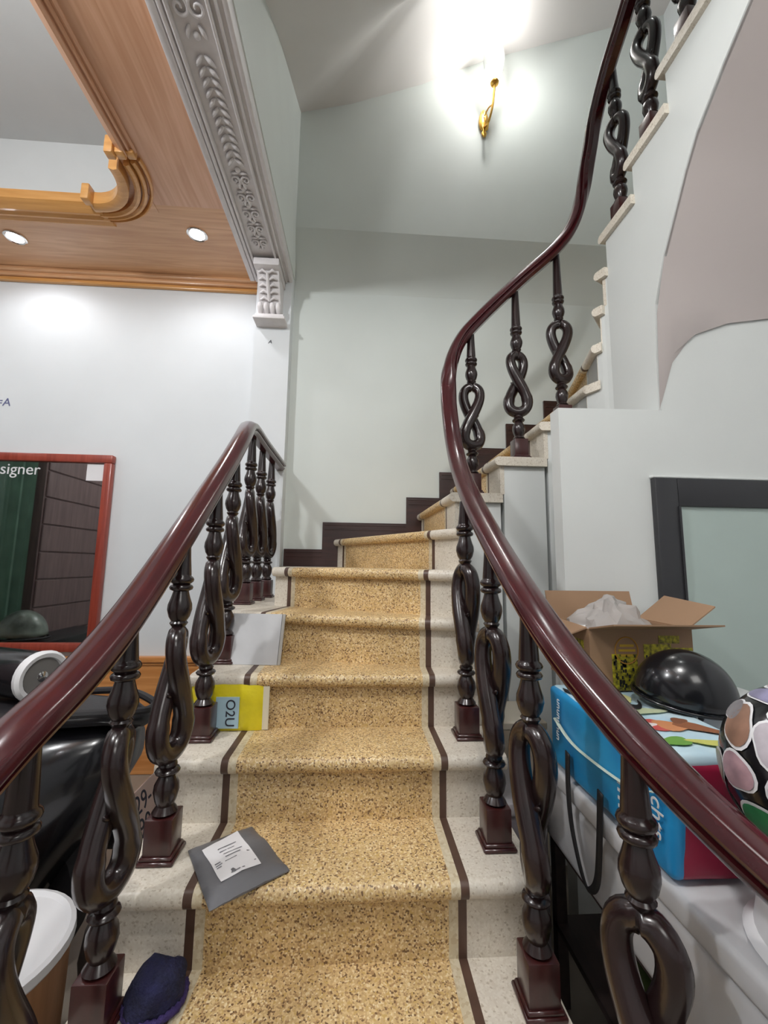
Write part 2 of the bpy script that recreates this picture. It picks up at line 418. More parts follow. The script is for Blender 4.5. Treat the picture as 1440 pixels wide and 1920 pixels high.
for (ra, rb, za, zb) in ((.235, .285, .052, .046), (.287, .315, .036, .034), (.317, .340, .026, .024), (.342, .358, .016, .012)):
    bm = B(); P = [V((CX+ra*math.sin(a), CY+ra*math.cos(a), ZC)) for a in [math.radians(-6+104*i/16) for i in range(17)]]
    sweep(bm, P, [(0, 0.02), (0, -za), ((rb-ra)*.5, -za-.006), (rb-ra, -zb), (rb-ra, 0.02)]); obj('corner_moulding', bm, M_cmould, wc, True, 40)
bm = B(); P = [(-1.46, 2.15), (-1.46, 2.095)]+[(CX+.236*math.sin(PI/2*i/12), CY+.236*math.cos(PI/2*i/12)) for i in range(13)]+[(-1.184, 1.76), (-1.14, 1.76), (-1.14, 2.15)]
prism(bm, P, ZC-.003, ZC+.034); obj('corner_board', bm, M_cwood_x, wc)
for k in range(3):
    bm = B(); rbox(bm, -1.475+.012*k, -1.435+.006*k, 2.02+.055*k, 2.072+.058*k, ZC-.058+.014*k, ZC+.03, .006, 2); obj('corner_step', bm, M_cmould, wc, True)
    bm = B(); rbox(bm, -1.205+.040*k, -1.166+.040*k, 1.755+.012*k, 1.80+.010*k, ZC-.058+.014*k, ZC+.03, .006, 2); obj('corner_step', bm, M_cmould, wc, True)
# cornice at the wall
for z0, d in ((3.085, 0.028), (3.112, 0.045), (3.136, 0.068)):
    bm = B(); rbox(bm, -3.4, -0.70, YB-d, YB, z0, z0+0.026, 0.006, 2); obj('cornice', bm, M_cmould if z0 < 3.1 else M_cwood_x, wc, True)

# recessed downlights
def downlight(x, y, label, p):
    t = thing('downlight', label, 'ceiling light', (x, y, ZC), 0, 'round ceiling downlights')
    bm = B(); lathe(bm, [(0.042, -0.001), (0.056, -0.001), (0.058, -0.006), (0.050, -0.010), (0.042, -0.006)], 24, cap=False); obj('trim_ring', bm, M_chrome, t, True)
    bm = B(); lathe(bm, [(0.043, -0.002), (0.043, -0.004), (0.02, -0.0055)], 24); obj('diffuser', bm, M_dlglow, t)
    l = bpy.data.lights.new('downlight_lamp', 'SPOT'); l.energy = p; l.spot_size = math.radians(168); l.spot_blend = 0.6; l.shadow_soft_size = 0.04; l.color = (0.97, 0.97, 1.0)
    o = bpy.data.objects.new('downlight_lamp', l); COL.objects.link(o); o.parent = t; o.location = (0, 0, -0.03)
downlight(-0.985, 2.29, 'round white ceiling downlight in wooden border close to the carved beam', 7)
downlight(-2.09, 2.40, 'round white ceiling downlight in wooden border over the mirror', 7)
for (x, y, s) in ((-0.93, 0.75, 'beside the beam nearer the camera'), (-0.93, -0.8, 'beside the beam behind the camera'), (-3.1, 1.6, 'at the far left of the room')):
    if x < -3: bm = B(); box(bm, -3.35, -2.9, -3.0, Y1, ZC, ZC+0.03); obj('border_board', bm, M_cwood_y, wc)
    downlight(x, y, 'round white ceiling downlight '+s, 10)

# ------------------------------------------------------------------ wainscot, mirror
wn = thing('trim_5', 'light orange wooden wainscot along the foot of the back wall', 'wainscot'); wn['kind'] = 'structure'; del wn['category']
for k in range(8):
    bm = B(); x1 = -0.71-0.34*k; rbox(bm, x1-0.335, x1, YB-0.02, YB, 0.0, 0.62, 0.004, 1); obj('panel', bm, M_wains, wn)
for z0, z1, d in ((0.62, 0.64, 0.03), (0.64, 0.672, 0.045), (0.42, 0.435, 0.026)):
    bm = B(); rbox(bm, -3.35, -0.71, YB-d, YB, z0, z1, 0.005, 2); obj('rail', bm, M_wains, wn, True)

mr = thing('mirror', 'large wall mirror in a reddish wooden frame with white lettering at the top', 'mirror', (0, 0, 0))
mx0, mx1, mz0, mz1 = -2.95, -1.565, 0.70, 1.91
yb = YB-0.001
for nm, a in (('frame_rail', (mx0, mx1, mz0, mz0+0.052)), ('frame_rail', (mx0, mx1, mz1-0.052, mz1)), ('frame_stile', (mx0, mx0+0.05, mz0+.052, mz1-.052)), ('frame_stile', (mx1-0.05, mx1, mz0+.052, mz1-.052))):
    bm = B(); rbox(bm, a[0], a[1], yb-0.045, yb, a[2], a[3], 0.008, 2); obj(nm, bm, M_frame, mr, True)
bm = B(); box(bm, mx0+0.04, mx1-0.04, yb-0.022, yb-0.002, mz0+0.04, mz1-0.04); obj('glass', bm, M_mirror, mr)
text('lettering', 'Designer', 0.100, M_whitep, frame((-2.37, yb-0.0235, 1.775), (1, 0, 0), (0, 0, 1)), mr)
bm = B(); box(bm, -1.725, -1.622, yb-0.0245, yb-0.0225, 1.745, 1.85); obj('sticker', bm, M_paper, mr)

# things at the room's left side that the mirror shows
wd = thing('wardrobe', 'tall dark brown wardrobe with grooved boards against the left wall', 'wardrobe', (-3.33, 0.2, 0))
M_wd = wood('wardrobe_wood', (100, 78, 80), (126, 104, 102), 0.45, 2, 3, 0.1)
bm = B(); box(bm, 0, 0.40, 0, 1.18, 0, 2.35); obj('carcass', bm, M_wd, wd)
for k in range(9):
    bm = B(); rbox(bm, 0.40, 0.415, 0.02, 1.16, 0.05+0.255*k, 0.295+0.255*k, 0.006, 1); obj('board', bm, M_wd, wd)
cu = thing('curtain', 'long dull green curtain hanging beside the wardrobe', 'curtain', (-3.02, 1.43, 0))
bm = B(); P = []
for i in range(40): P.append((0.05*math.sin(i*0.9)+0.02*math.sin(i*2.3), 0.36*i/39))
a = [bm.verts.new((x, y, 0.05)) for x, y in P]; b = [bm.verts.new((x, y, 2.5)) for x, y in P]
for i in range(39): bm.faces.new((a[i], a[i+1], b[i+1], b[i]))
obj('cloth', bm, mat('green_cloth', (128, 158, 142), 0.8, noise_amt=0.25, noise_scale=5), cu, True, 80)
bm = B(); tube(bm, [(0, -0.05, 2.5), (0, 0.42, 2.5)], 0.012, 8); tube(bm, [(-0.33, 0.18, 2.5), (0, 0.18, 2.5)], 0.01, 8); obj('rod', bm, M_blackm, cu)
bn = thing('bench', 'low black bench along the left wall', 'bench', (-2.80, 0.95, 0))
bm = B(); rbox(bm, 0, 0.36, 0, 1.2, 0.42, 0.60, 0.015, 2); obj('seat', bm, M_seat, bn, True)
for x in (0.04, 0.32):
    for y in (0.06, 1.14):
        bm = B(); box(bm, x-0.02, x+0.02, y-0.02, y+0.02, 0, 0.42); obj('leg', bm, M_blackm, bn)
def helmet(name, label, loc, R, rot, shell, rim):
    t = thing(name, label, 'helmet', loc); t.rotation_euler = rot
    bm = B(); bmesh.ops.create_uvsphere(bm, u_segments=32, v_segments=20, radius=1.0)
    bmesh.ops.delete(bm, geom=[v for v in bm.verts if v.co.z < -0.12], context='VERTS')
    for v in bm.verts:
        v.co = V((v.co.x*R*1.10, v.co.y*R*0.94, v.co.z*R*1.12+R*0.12))
        if v.co.x > R*0.6 and v.co.z < R*0.35: v.co.x += (R*0.35-v.co.z)*0.35
    o = obj('shell', bm, shell, t, True, 60)
    md = o.modifiers.new('solid', 'SOLIDIFY'); md.thickness = 0.012
    bm = B(); P = []
    for k in range(40):
        a = 2*PI*k/40; x = R*1.115*math.cos(a); P.append((x + (0.035*R/0.13 if x > R*0.6 else 0), R*0.915*math.sin(a), 0.006))
    tube(bm, P, R*0.045, 8, True); obj('rim', bm, rim, t, True, 80)
    bm = B(); P = [(R*0.1, R*0.85, 0.02), (R*0.15, R*0.8, -0.005), (R*0.2, R*0.4, 0.002), (R*0.2, -R*0.4, 0.002), (R*0.15, -R*0.8, -0.005), (R*0.1, -R*0.85, 0.02)]
    tube(bm, spline(P, 4), 0.006, 6); obj('chin_strap', bm, M_blackm, t, True)
    return t
M_ghel = mat('grey_helmet_shell', (150, 160, 150), 0.3, rgb2=(60, 66, 62), noise_scale=7)
helmet('helmet', 'grey patterned helmet lying on the low black bench', (-2.62, 1.86, 0.64), 0.17, (0, 0, 0.6), M_ghel, M_blackm)

# ------------------------------------------------------------------ stair geometry data
def tz(n): return 0.35+0.175*n
RL = {-1: ((.43, .62), (-.56, .62)), 0: ((.42, .845), (-.54, .845)), 1: ((.42, 1.06), (-.53, 1.06)), 2: ((.42, 1.28), (-.53, 1.28)), 3: ((.42, 1.475), (-.53, 1.485)),
      4: ((.42, 1.52), (-.53, 1.765)), 5: ((.42, 1.57), (-.38, 1.99)), 6: ((.42, 1.73), (-.13, 2.69)), 7: ((.44, 1.87), (.41, 2.69)), 8: ((.655, 1.87), (.63, 2.69)),
      9: ((.87, 1.87), (.86, 2.69)), 10: ((1.075, 1.84), (1.09, 2.69)), 11: ((1.10, 1.78), (1.36, 2.69)), 12: ((1.11, 1.755), (2.0, 2.69)), 13: ((1.12, 1.735), (2.28, 2.3)),
      14: ((1.13, 1.705), (2.28, 1.72)), 15: ((1.13, 1.50), (2.28, 1.50)), 16: ((1.13, 1.29), (2.28, 1.29)), 17: ((1.13, 1.08), (2.28, 1.08)), 18: ((1.13, .87), (2.28, .87))}
TH = 0.042
def side_over(n):                                   # tread end overhang into the well
    a = V(RL[n][0]); d = (V(RL[n][1])-a).normalized(); return d
st = thing('staircase', 'winding terrazzo staircase with yellow speckled centre, brown inlay lines and white ends', 'staircase')
def cuts(n):
    a = V((*RL[n][0], 0)); b = V((*RL[n][1], 0)); Ln = (b-a).length; d = (b-a)/Ln
    ow = 0.165 if n <= 4 else 0.07
    ss = [-0.022, .150, .170, .192, Ln-ow-.042, Ln-ow-.020, Ln-ow, Ln+(0.012 if n <= 4 else 0)]
    return [a+d*s for s in ss], d
SEGM = [M_wht, M_strip, M_cream, M_yel, M_cream, M_strip, M_wht]
SEGN = ['end_panel', 'inlay_strip', 'border_strip', 'centre_panel', 'border_strip', 'inlay_strip', 'end_panel']
OV = 0.028
def tread_seg(bm, pa, pb, qa, qb, nrm, z):
    """solid between front points pa,pb and back points qa,qb; rounded nosing"""
    rails = []
    for p, q in ((pa, qa), (pb, qb)):
        pr = [q+V((0, 0, z-TH)), p+nrm*(OV-0.015)+V((0, 0, z-TH))]
        for k in range(1, 8):
            a = -PI/2+PI*k/8
            pr.append(p+nrm*(OV-0.016+0.018*math.cos(a))+V((0, 0, z-TH/2+TH/2*math.sin(a))))
        pr += [p+nrm*(OV-0.018)+V((0, 0, z)), q+V((0, 0, z))]
        rails.append([bm.verts.new(x) for x in pr])
    a, b = rails; n = len(a)
    for i in range(n): bm.faces.new((a[i], a[(i+1) % n], b[(i+1) % n], b[i]))
    bm.faces.new(a[::-1]); bm.faces.new(b)
for n in range(-1, 18):
    F, d = cuts(n); G, _ = cuts(n+1)
    nrm = V((d.y, -d.x, 0))                          # toward the front of the step
    if nrm.dot(F[3]-G[3]) < 0: nrm = -nrm
    z = tz(n); parent = None
    G2 = [g+(g-fp).normalized()*0.004 if (g-fp).length > 1e-4 else g for g, fp in zip(G, F)]
    # riser and tread: white inner end is the part, the other bands are its sub-parts
    rp = tp = None
    for k in range(7):
        bm = B(); tread_seg(bm, F[k], F[k+1], G2[k], G2[k+1], nrm, z)
        if n == 4 and k == 6:                       # the fourth tread runs on along the left rail to the pillar
            prism(bm, [(-0.53, 1.765), (-0.38, 1.99), (-0.372, 2.02), (-0.372, 2.60), (-0.66, 2.60), (-0.66, 1.85)], z-TH, z)
        o = obj('tread' if k == 0 else SEGN[k], bm, SEGM[k], st if k == 0 else tp, True, 40)
        if k == 0: tp = o
        z0 = tz(n-1) if n > -1 else 0.0
        bm = B(); t = nrm*0.0
        pts = [F[k]+t, F[k+1]+t, F[k+1]-nrm*0.02, F[k]-nrm*0.02]
        if k == 0: s_ = (F[1]-F[0]).normalized()*(0.020 if n < 14 else 0.03); pts[0] = pts[0]+s_; pts[3] = pts[3]+s_
        if k == 6 and n <= 4: s_ = (F[7]-F[6]).normalized()*0.012; pts[1] -= s_; pts[2] -= s_
        prism(bm, [(p.x, p.y) for p in pts], z0, z-TH)
        o = obj('riser' if k == 0 else SEGN[k], bm, SEGM[k], st if k == 0 else rp)
        if k == 0: rp = o
# masonry under the lower flights
bm = B()
for n in range(-1, 10):
    a, b = RL[n]; c, e = RL[n+1]
    d = V((b[0]-a[0], b[1]-a[1])).normalized(); nn = V((d.y, -d.x))
    if nn.dot(V(a)-V(c)) < 0: nn = -nn
    s = nn*0.018
    prism(bm, [(a[0]-s.x, a[1]-s.y), (b[0]-s.x, b[1]-s.y), e, c], 0.0, tz(n)-TH-0.001)
prism(bm, [(-0.53, 1.785), (-0.375, 2.01), (-0.372, 2.60), (-0.64, 2.60), (-0.64, 1.85)], 0.0, tz(4)-TH-0.001)
prism(bm, [(-0.372, 2.02), (-0.11, 2.69), (-0.47, 2.69), (-0.47, 2.60), (-0.372, 2.60)], 0.0, tz(5)-0.001)
obj('stair_body', bm, M_plaster, st)
# tread 5 reaches back to the pillar
bm = B(); prism(bm, [(-0.382, 1.99), (-0.13, 2.69), (-0.47, 2.69), (-0.47, 2.60), (-0.382, 2.60)], tz(5)-TH, tz(5)); obj('tread', bm, M_wht, st)
# body of the corner winders and string of the upper flight
bm = B()
for n in range(10, 14):
    a, b = RL[n]; c, e = RL[n+1]
    pg = [a, b, e, c]
    if n == 12: pg = [a, b, (2.28, 2.69), e, c]
    prism(bm, pg, 1.72, tz(n)-TH-0.001)
obj('winder_body', bm, M_plaster, st)
bm = B()
E_ = [(1.74, 1.60), (1.456, 1.60), (1.456, 1.83), (1.449, 1.84), (1.442, 2.06), (1.427, 2.257), (1.369, 2.414), (1.303, 2.532), (1.242, 2.643), (1.186, 2.728), (1.067, 2.842), (.967, 2.925), (.7, 3.14)]
up = []
for n in range(14, 18):
    y0 = RL[n][0][1]; y1 = RL[n+1][0][1]
    up += [(y0, tz(n)-TH), (y1, tz(n)-TH)]
up = [(1.735, tz(13)-TH), (1.705, tz(13)-TH)]+up+[(.7, tz(17)-TH)]
ring = [(1.127, y, z) for y, z in up]+[(1.127, y, z) for y, z in E_[::-1]]
poly(bm, ring, (0.014, 0, 0)); obj('string', bm, M_plaster, st)
# soffit of the upper flight, curved where it meets the cupboard wall
arc = [(1.132, 1.84), (1.197, 2.032), (1.294, 2.159), (1.432, 2.227), (1.615, 2.254), (2.0, 2.27), (2.3, 2.27)]
rows = [[V((x, 1.449, z)) for x, z in arc]]
def lerp_row(y, zl, zr, k):                         # k=1 keeps the arc, k=0 level
    out = []
    for i, (x, z) in enumerate(arc):
        zz = zl+(zr-zl)*i/(len(arc)-1); out.append(V((x, y, zz*(1-k)+(z+(zr-2.27))*k)))
    return out
rows += [lerp_row(1.442, 2.06, 2.275, 0.55), lerp_row(1.427, 2.257, 2.30, 0.1)]
for y, z in E_[6:]: rows.append([V((x, y, z)) for x, _ in arc])
bm = B(); loft(bm, rows); obj('soffit', bm, M_soffit, st, True, 70)

# ------------------------------------------------------------------ cupboard wall under the upper flight
bm = B()
top = [(0.735, 1.833), (1.13, 1.84)]+arc[1:]
poly(bm, [(x, 1.45, z) for x, z in top]+[(2.3, 1.45, 0), (0.735, 1.45, 0)], (0, 0.065, 0))
struct('wall_cupboard', bm, M_plaster)
dr = thing('door_1', 'low cupboard door with dark frame and frosted glass pane', 'door'); dr['kind'] = 'structure'; del dr['category']
dx0, dx1, dz1 = 1.075, 1.86, 1.572
for nm, a in (('frame_post', (dx0, dx0+0.086, 0, dz1)), ('frame_post', (dx1-0.086, dx1, 0, dz1)), ('frame_head', (dx0+0.086, dx1-0.086, dz1-0.104, dz1)), ('frame_rail', (dx0+0.086, dx1-0.086, 0, 0.12))):
    bm = B(); rbox(bm, a[0], a[1], 1.425, 1.452, a[2], a[3], 0.004, 2); obj(nm, bm, M_doorf, dr, True)
bm = B(); box(bm, dx0+0.08, dx1-0.08, 1.437, 1.444, 0.1, dz1-0.1); obj('pane', bm, M_frost, dr)
bm = B(); rbox(bm, dx0-0.004, dx1+0.004, 1.430, 1.452, dz1, dz1+0.010, 0.003, 1); obj('top_bead', bm, M_plaster, dr)
for x in (dx0+0.086, ):
    bm = B(); box(bm, x-0.004, x+0.004, 1.421, 1.427, 0.12, dz1-0.104); obj('glazing_bead', bm, M_doorf, dr)

# ------------------------------------------------------------------ stepped skirting
sk = thing('baseboard_back', 'dark brown stepped skirting board climbing the back wall', 'skirting'); sk['kind'] = 'structure'; del sk['category']
for n in range(5, 12):
    x0 = RL[n][1][0] if n > 5 else -0.47; x1 = RL[n+1][1][0]; z = tz(n); h = 0.11
    if n >= 11: x1 = 1.9
    xs = x0-0.10 if n > 5 else x0
    pts = [(xs, tz(n-1) if n > 5 else z), (xs, z+h), (x1-0.10, z+h), (x1-0.10, z), (x0, z), (x0, tz(n-1) if n > 5 else z)]
    if n == 5: pts = [(xs, z), (xs, z+h), (x1-0.10, z+h), (x1-0.10, z)]
    bm = B(); poly(bm, [(x, 2.699, zz) for x, zz in pts], (0, -0.016, 0))
    o = obj('skirting_board', bm, M_skirt, sk)
    bm = B(); rbox(bm, xs+0.012, x1-0.10, 2.680, 2.686, z+h-0.022, z+h-0.012, 0.002, 1)
    rbox(bm, xs+0.012, x1-0.10, 2.680, 2.686, z+h-0.050, z+h-0.040, 0.002, 1); obj('bead', bm, M_skirt, o)

# ------------------------------------------------------------------ balustrades
RAILP = [(-.018, -.034), (.018, -.034), (.022, -.031), (.032, -.020), (.033, -.014), (.026, -.010), (.026, -.006), (.039, -.001), (.041, .004), (.038, .020), (.034, .026), (.029, .0285), (.012, .036), (0, .037),
         (-.012, .036), (-.029, .0285), (-.034, .026), (-.038, .020), (-.041, .004), (-.039, -.001), (-.026, -.006), (-.026, -.010), (-.033, -.014), (-.032, -.020), (-.022, -.031)]
RAILP = [(x*.90, y*.88) for x, y in RAILP]
# shared meshes
bm = B(); rbox(bm, -0.033, 0.033, -0.033, 0.033, 0.016, 0.098, 0.003, 2); rbox(bm, -0.043, 0.043, -0.043, 0.043, 0, 0.010, 0.003, 1); rbox(bm, -0.038, 0.038, -0.038, 0.038, 0.009, 0.018, 0.003, 1)
t_ = obj('plinth', bm, M_plinth, None, True, 40); plinth_me = t_.data; bpy.data.objects.remove(t_)
FZ, FH = 0.385, 0.163                                # centre and half height of the figure-eight scroll
def scroll_mesh(mir):
    bm = B(); P = []; Rr = []
    N = 56
    for i in range(N):
        t = 2*PI*i/N
        zc = math.cos(t); x = 0.037*math.sin(2*t)*(1.0 if zc > 0 else 1.12)
        y = 0.0185*math.sin(t)
        P.append((mir*x, y, FZ+FH*zc*0.90))
        Rr.append(0.0262-0.003*abs(zc)+0.003*(1 if zc < -0.5 else 0))
    tube(bm, P, Rr, 10, True, V((0, 1, 0)))
    for s in (-1, 1):                                # small carved buds at the crossing
        tube(bm, [(s*0.010, 0, FZ-0.006), (s*0.026, 0, FZ-0.002), (s*0.034, 0, FZ+0.004)], [0.008, 0.006, 0.0025], 7)
    o = obj('scroll', bm, M_dark, None, True, 80); me = o.data; bpy.data.objects.remove(o); return me
SCM = {1: scroll_mesh(1), -1: scroll_mesh(-1)}
def baluster(rail, x, y, z, ztop, ang, mir=1):
    """x,y base, z tread level, ztop underside of rail; ang = rail direction (plan)"""
    H = ztop-z
    pr = [(0.016, 0.094), (0.026, 0.098), (0.032, 0.104), (0.026, 0.112), (0.021, 0.118), (0.027, 0.130), (0.032, 0.150), (0.030, 0.168), (0.022, 0.182), (0.019, 0.188),
          (0.029, 0.192), (0.032, 0.197), (0.029, 0.202), (0.020, 0.206), (0.024, 0.211), (0.022, 0.217), (0.013, 0.228)]
    pr2 = [(0.012, 0.542), (0.020, 0.552), (0.024, 0.558), (0.020, 0.563), (0.027, 0.574), (0.032, 0.592), (0.031, 0.606), (0.025, 0.622), (0.021, 0.636), (0.020, 0.640), (0.029, 0.644), (0.031, 0.650), (0.028, 0.655),
           (0.022, 0.658), (0.030, 0.664), (0.032, 0.670), (0.029, 0.676), (0.024, 0.680), (0.024, 0.684), (0.020, max(0.70, 0.684+(H-0.684)*0.6)), (0.017, H+0.02)]
    k = 1.0 if H > 0.72 else H/0.74
    bm = B(); lathe(bm, [(r*.94, zz*k) for r, zz in pr], 16); o = obj('baluster', bm, M_dark, rail, True, 50)
    bm = B(); lathe(bm, [(r*.94, zz*k if i < len(pr2)-1 else zz) for i, (r, zz) in enumerate(pr2)], 16); obj('turned_neck', bm, M_dark, o, True, 50)
    o.location = (x, y, z); o.rotation_euler = (0, 0, ang)
    sc = Matrix.Diagonal((1, 1, k, 1))
    inst('plinth', plinth_me, o); inst('scroll', SCM[mir], o, sc)
    return o
# left railing
lr = thing('stair_railing', 'left mahogany handrail with dark scroll balusters rising to the white pillar', 'railing')
LP = [(-.50, .30, .78), (-.485, .55, .925), (-.48, .652, .982), (-.48, .79, 1.04), (-.48, .948, 1.135), (-.48, 1.195, 1.329), (-.485, 1.506, 1.576), (-.495, 1.72, 1.745), (-.515, 1.87, 1.845), (-.52, 1.93, 1.872), (-.52, 2.0, 1.880), (-.515, 2.2, 1.868), (-.50, 2.60, 1.85)]
P = spline(LP, 8); bm = B(); sweep(bm, P, RAILP); obj('handrail', bm, M_mahog, lr, True, 32)
def rail_z(P, x, y):
    best = min(P, key=lambda p: (p.x-x)**2+(p.y-y)**2); i = P.index(best)
    t = (P[min(i+1, len(P)-1)]-P[max(i-1, 0)]); h = math.hypot(t.x, t.y)
    return best.z, (t.z/h if h > 1e-4 else 1)
for (n, x, y, mir) in ((-1, -.515, .735, 1), (0, -.488, .955, 1), (1, -.465, 1.151, 1), (2, -.472, 1.403, 1), (3, -.488, 1.635, 1), (4, -.53, 2.03, 1), (4, -.528, 2.24, 1), (4, -.52, 2.45, 1)):
    zr, sl = rail_z(P, x, y); baluster(lr, x, y, tz(n), zr-0.022, PI/2, mir)
# right railing round the well
rl = thing('stair_railing', 'right mahogany handrail with dark scroll balusters winding up round the open well', 'railing')
RP = [(.66, .42, .76), (.56, .535, .835), (.475, .66, .935), (.42, .80, 1.045), (.392, .95, 1.16), (.385, 1.15, 1.295), (.385, 1.365, 1.445), (.395, 1.56, 1.585), (.405, 1.70, 1.715), (.41, 1.80, 1.86), (.412, 1.86, 2.03), (.428, 1.885, 2.20), (.48, 1.89, 2.335), (.576, 1.885, 2.455),
      (.769, 1.88, 2.655), (.96, 1.878, 2.84), (1.06, 1.868, 2.98), (1.115, 1.85, 3.16), (1.13, 1.80, 3.32), (1.14, 1.75, 3.47), (1.14, 1.63, 3.60), (1.14, 1.50, 3.69), (1.14, 1.30, 3.84), (1.14, 1.0, 4.06)]
P = spline(RP, 8)
sides = []
for i, p in enumerate(P):
    t = P[min(i+1, len(P)-1)]-P[max(i-1, 0)]; s = V((t.y, -t.x, 0))
    sides.append(s.normalized() if s.length > 1e-5 else sides[-1])
for _ in range(6):
    sides = [((sides[max(i-1, 0)]+sides[i]*2+sides[min(i+1, len(sides)-1)])).normalized() for i in range(len(sides))]
bm = B(); sweep(bm, P, RAILP, sides); obj('handrail', bm, M_mahog, rl, True, 32)
for (n, x, y, ang, mir) in ((-1, .45, .69, PI*0.60, 1), (0, .392, .955, PI/2, 1), (1, .375, 1.165, PI/2, 1), (2, .362, 1.395, PI/2, 1), (7, .535, 1.905, 0, -1), (8, .765, 1.905, 0, 1), (9, .985, 1.90, 0, -1),
                       (14, 1.165, 1.635, PI/2, 1), (15, 1.165, 1.42, PI/2, 1), (16, 1.165, 1.21, PI/2, 1)):
    zr, sl = rail_z(P, x, y); baluster(rl, x, y, tz(n), zr-0.022, ang, mir)

# ------------------------------------------------------------------ wall sconce
sx, sy, sz = 0.845, 2.60, 4.45
sc = thing('wall_sconce', 'brass wall lamp with flower shaped glass shade glowing high on the stairwell wall', 'wall lamp', (sx, sy, sz))
bm = B(); lathe(bm, [(0.004, -0.135), (0.016, -0.12), (0.020, -0.10), (0.012, -0.085), (0.030, -0.07), (0.038, -0.02), (0.034, 0.03), (0.022, 0.07), (0.006, 0.09)], 16, Matrix.Translation((0, -0.012, 0)) @ Matrix.Diagonal((1, 0.35, 1, 1))); obj('back_plate', bm, M_brass, sc, True)
bm = B(); tube(bm, spline([(0, -0.02, -0.06), (0.01, -0.08, -0.09), (0.03, -0.12, 0.0), (0.04, -0.14, 0.14)], 5), 0.008, 8)
tube(bm, spline([(0, -0.03, 0.02), (0.02, -0.06, 0.05), (0.035, -0.10, 0.03)], 5), 0.005, 8); obj('arm', bm, M_brass, sc, True)
bm = B(); lathe(bm, [(0.012, 0), (0.028, 0.01), (0.030, 0.02), (0.012, 0.026)], 14, Matrix.Translation((0.04, -0.14, 0.14))); obj('cup', bm, M_brass, sc, True)
bm = B(); lathe(bm, [(0.010, 0.0), (0.020, 0.02), (0.030, 0.06), (0.032, 0.10), (0.022, 0.14), (0.004, 0.16)], 16, Matrix.Translation((0.04, -0.14, 0.17))); obj('bulb', bm, M_glow, sc, True)
M_shade = mat('shade_glass', (240, 242, 240), 0.15, trans=0.9)
for k in range(6):
    a = 2*PI*k/6; bm = B(); R = []
    for j in range(7):
        t = j/6; rad = 0.020+0.055*math.sin(t*1.9); zz = 0.165+0.22*t
        R.append([V((0.04+rad*math.cos(a+da), -0.14+rad*math.sin(a+da), zz-(0.03*abs(da)*t))) for da in (-0.5, -0.25, 0, 0.25, 0.5)])
    loft(bm, R); obj('petal', bm, M_shade, sc, True, 80)
l = bpy.data.lights.new('sconce_lamp', 'POINT'); l.energy = 14; l.shadow_soft_size = 0.03; l.color = (1.0, 0.99, 0.97)
o = bpy.data.objects.new('sconce_lamp', l); COL.objects.link(o); o.parent = sc; o.location = (0.04, -0.24, 0.30)

# ------------------------------------------------------------------ things on the stairs
def loc_M(x, y, z, rz=0, rx=0, ry=0):
    return Matrix.Translation((x, y, z)) @ Matrix.Rotation(rz, 4, 'Z') @ Matrix.Rotation(rx, 4, 'X') @ Matrix.Rotation(ry, 4, 'Y')
# grey parcel on tread 1, its tip over the nosing
pc = thing('parcel', 'grey plastic mailing parcel with white address label lying on a stair tread', 'parcel')
bm = B(); NX, NY = 18, 14
cor = [V((-0.405, 1.160, 0)), V((-0.289, 0.973, 0)), V((-0.143, 1.082, 0)), V((-0.272, 1.255, 0))]
def quad(u, v): return cor[0].lerp(cor[1], v).lerp(cor[3].lerp(cor[2], v), u)
g = {}
for s in (0, 1):
    for i in range(NX+1):
        for j in range(NY+1):
            u, v = i/NX, j/NY; p = quad(u, v); e = min(u, 1-u, v, 1-v)
            h = 0.010*min(1, e*6)**0.6
            z = tz(1)+0.002+(h+0.005*noise.noise(p*14)+0.004*abs(noise.noise(p*38)) if s else 0)+0.001
            if s: z += 0.002
            g[s, i, j] = bm.verts.new((p.x, p.y, max(z, tz(1)+0.0015+0.0012*s)))
for s in (0, 1):
    for i in range(NX):
        for j in range(NY): bm.faces.new((g[s, i, j], g[s, i+1, j], g[s, i+1, j+1], g[s, i, j+1]))
for i in range(NX):
    for j in (0, NY): bm.faces.new((g[0, i, j], g[0, i+1, j], g[1, i+1, j], g[1, i, j]))
for j in range(NY):
    for i in (0, NX): bm.faces.new((g[0, i, j], g[0, i, j+1], g[1, i, j+1], g[1, i, j]))
obj('bag', bm, M_grey, pc, True, 60)
def psurf(p):
    q = V((p.x, p.y, 0)); return tz(1)+0.0152+0.005*noise.noise(q*14)+0.004*abs(noise.noise(q*38))
bm = B(); lc = [V((-0.365, 1.140, 0)), V((-0.286, 1.036, 0)), V((-0.211, 1.092, 0)), V((-0.300, 1.212, 0))]
R = [[lc[0].lerp(lc[1], j/6).lerp(lc[3].lerp(lc[2], j/6), i/6) for j in range(7)] for i in range(7)]
for row in R:
    for p in row: p.z = psurf(p)+0.0012
loft(bm, R); lb = obj('address_label', bm, M_paper, pc, True, 80)
ex = (lc[2]-lc[1]).normalized(); ey = (lc[0]-lc[1]).normalized(); M_ghost = mat('print_grey', (120, 120, 126), 0.6)
bm = B()
for k, (u0_, u1_, v_) in enumerate(((.3, .8, .75), (.3, .7, .66), (.35, .85, .56), (.35, .75, .47), (.3, .6, .38), (.06, .2, .42), (.06, .22, .37), (.06, .18, .32), (.28, .5, .06), (.55, .62, .06), (.9, .95, .12))):
    p = lc[1].lerp(lc[2], u0_).lerp(lc[0].lerp(lc[3], u0_), v_); q = lc[1].lerp(lc[2], u1_).lerp(lc[0].lerp(lc[3], u1_), v_)
    d = ey*0.0028
    vs = [bm.verts.new((x.x, x.y, psurf(x)+0.0022)) for x in (p, q, q+d, p+d)]; bm.faces.new(vs)
obj('print', bm, M_ghost, lb)['kind'] = 'stuff'

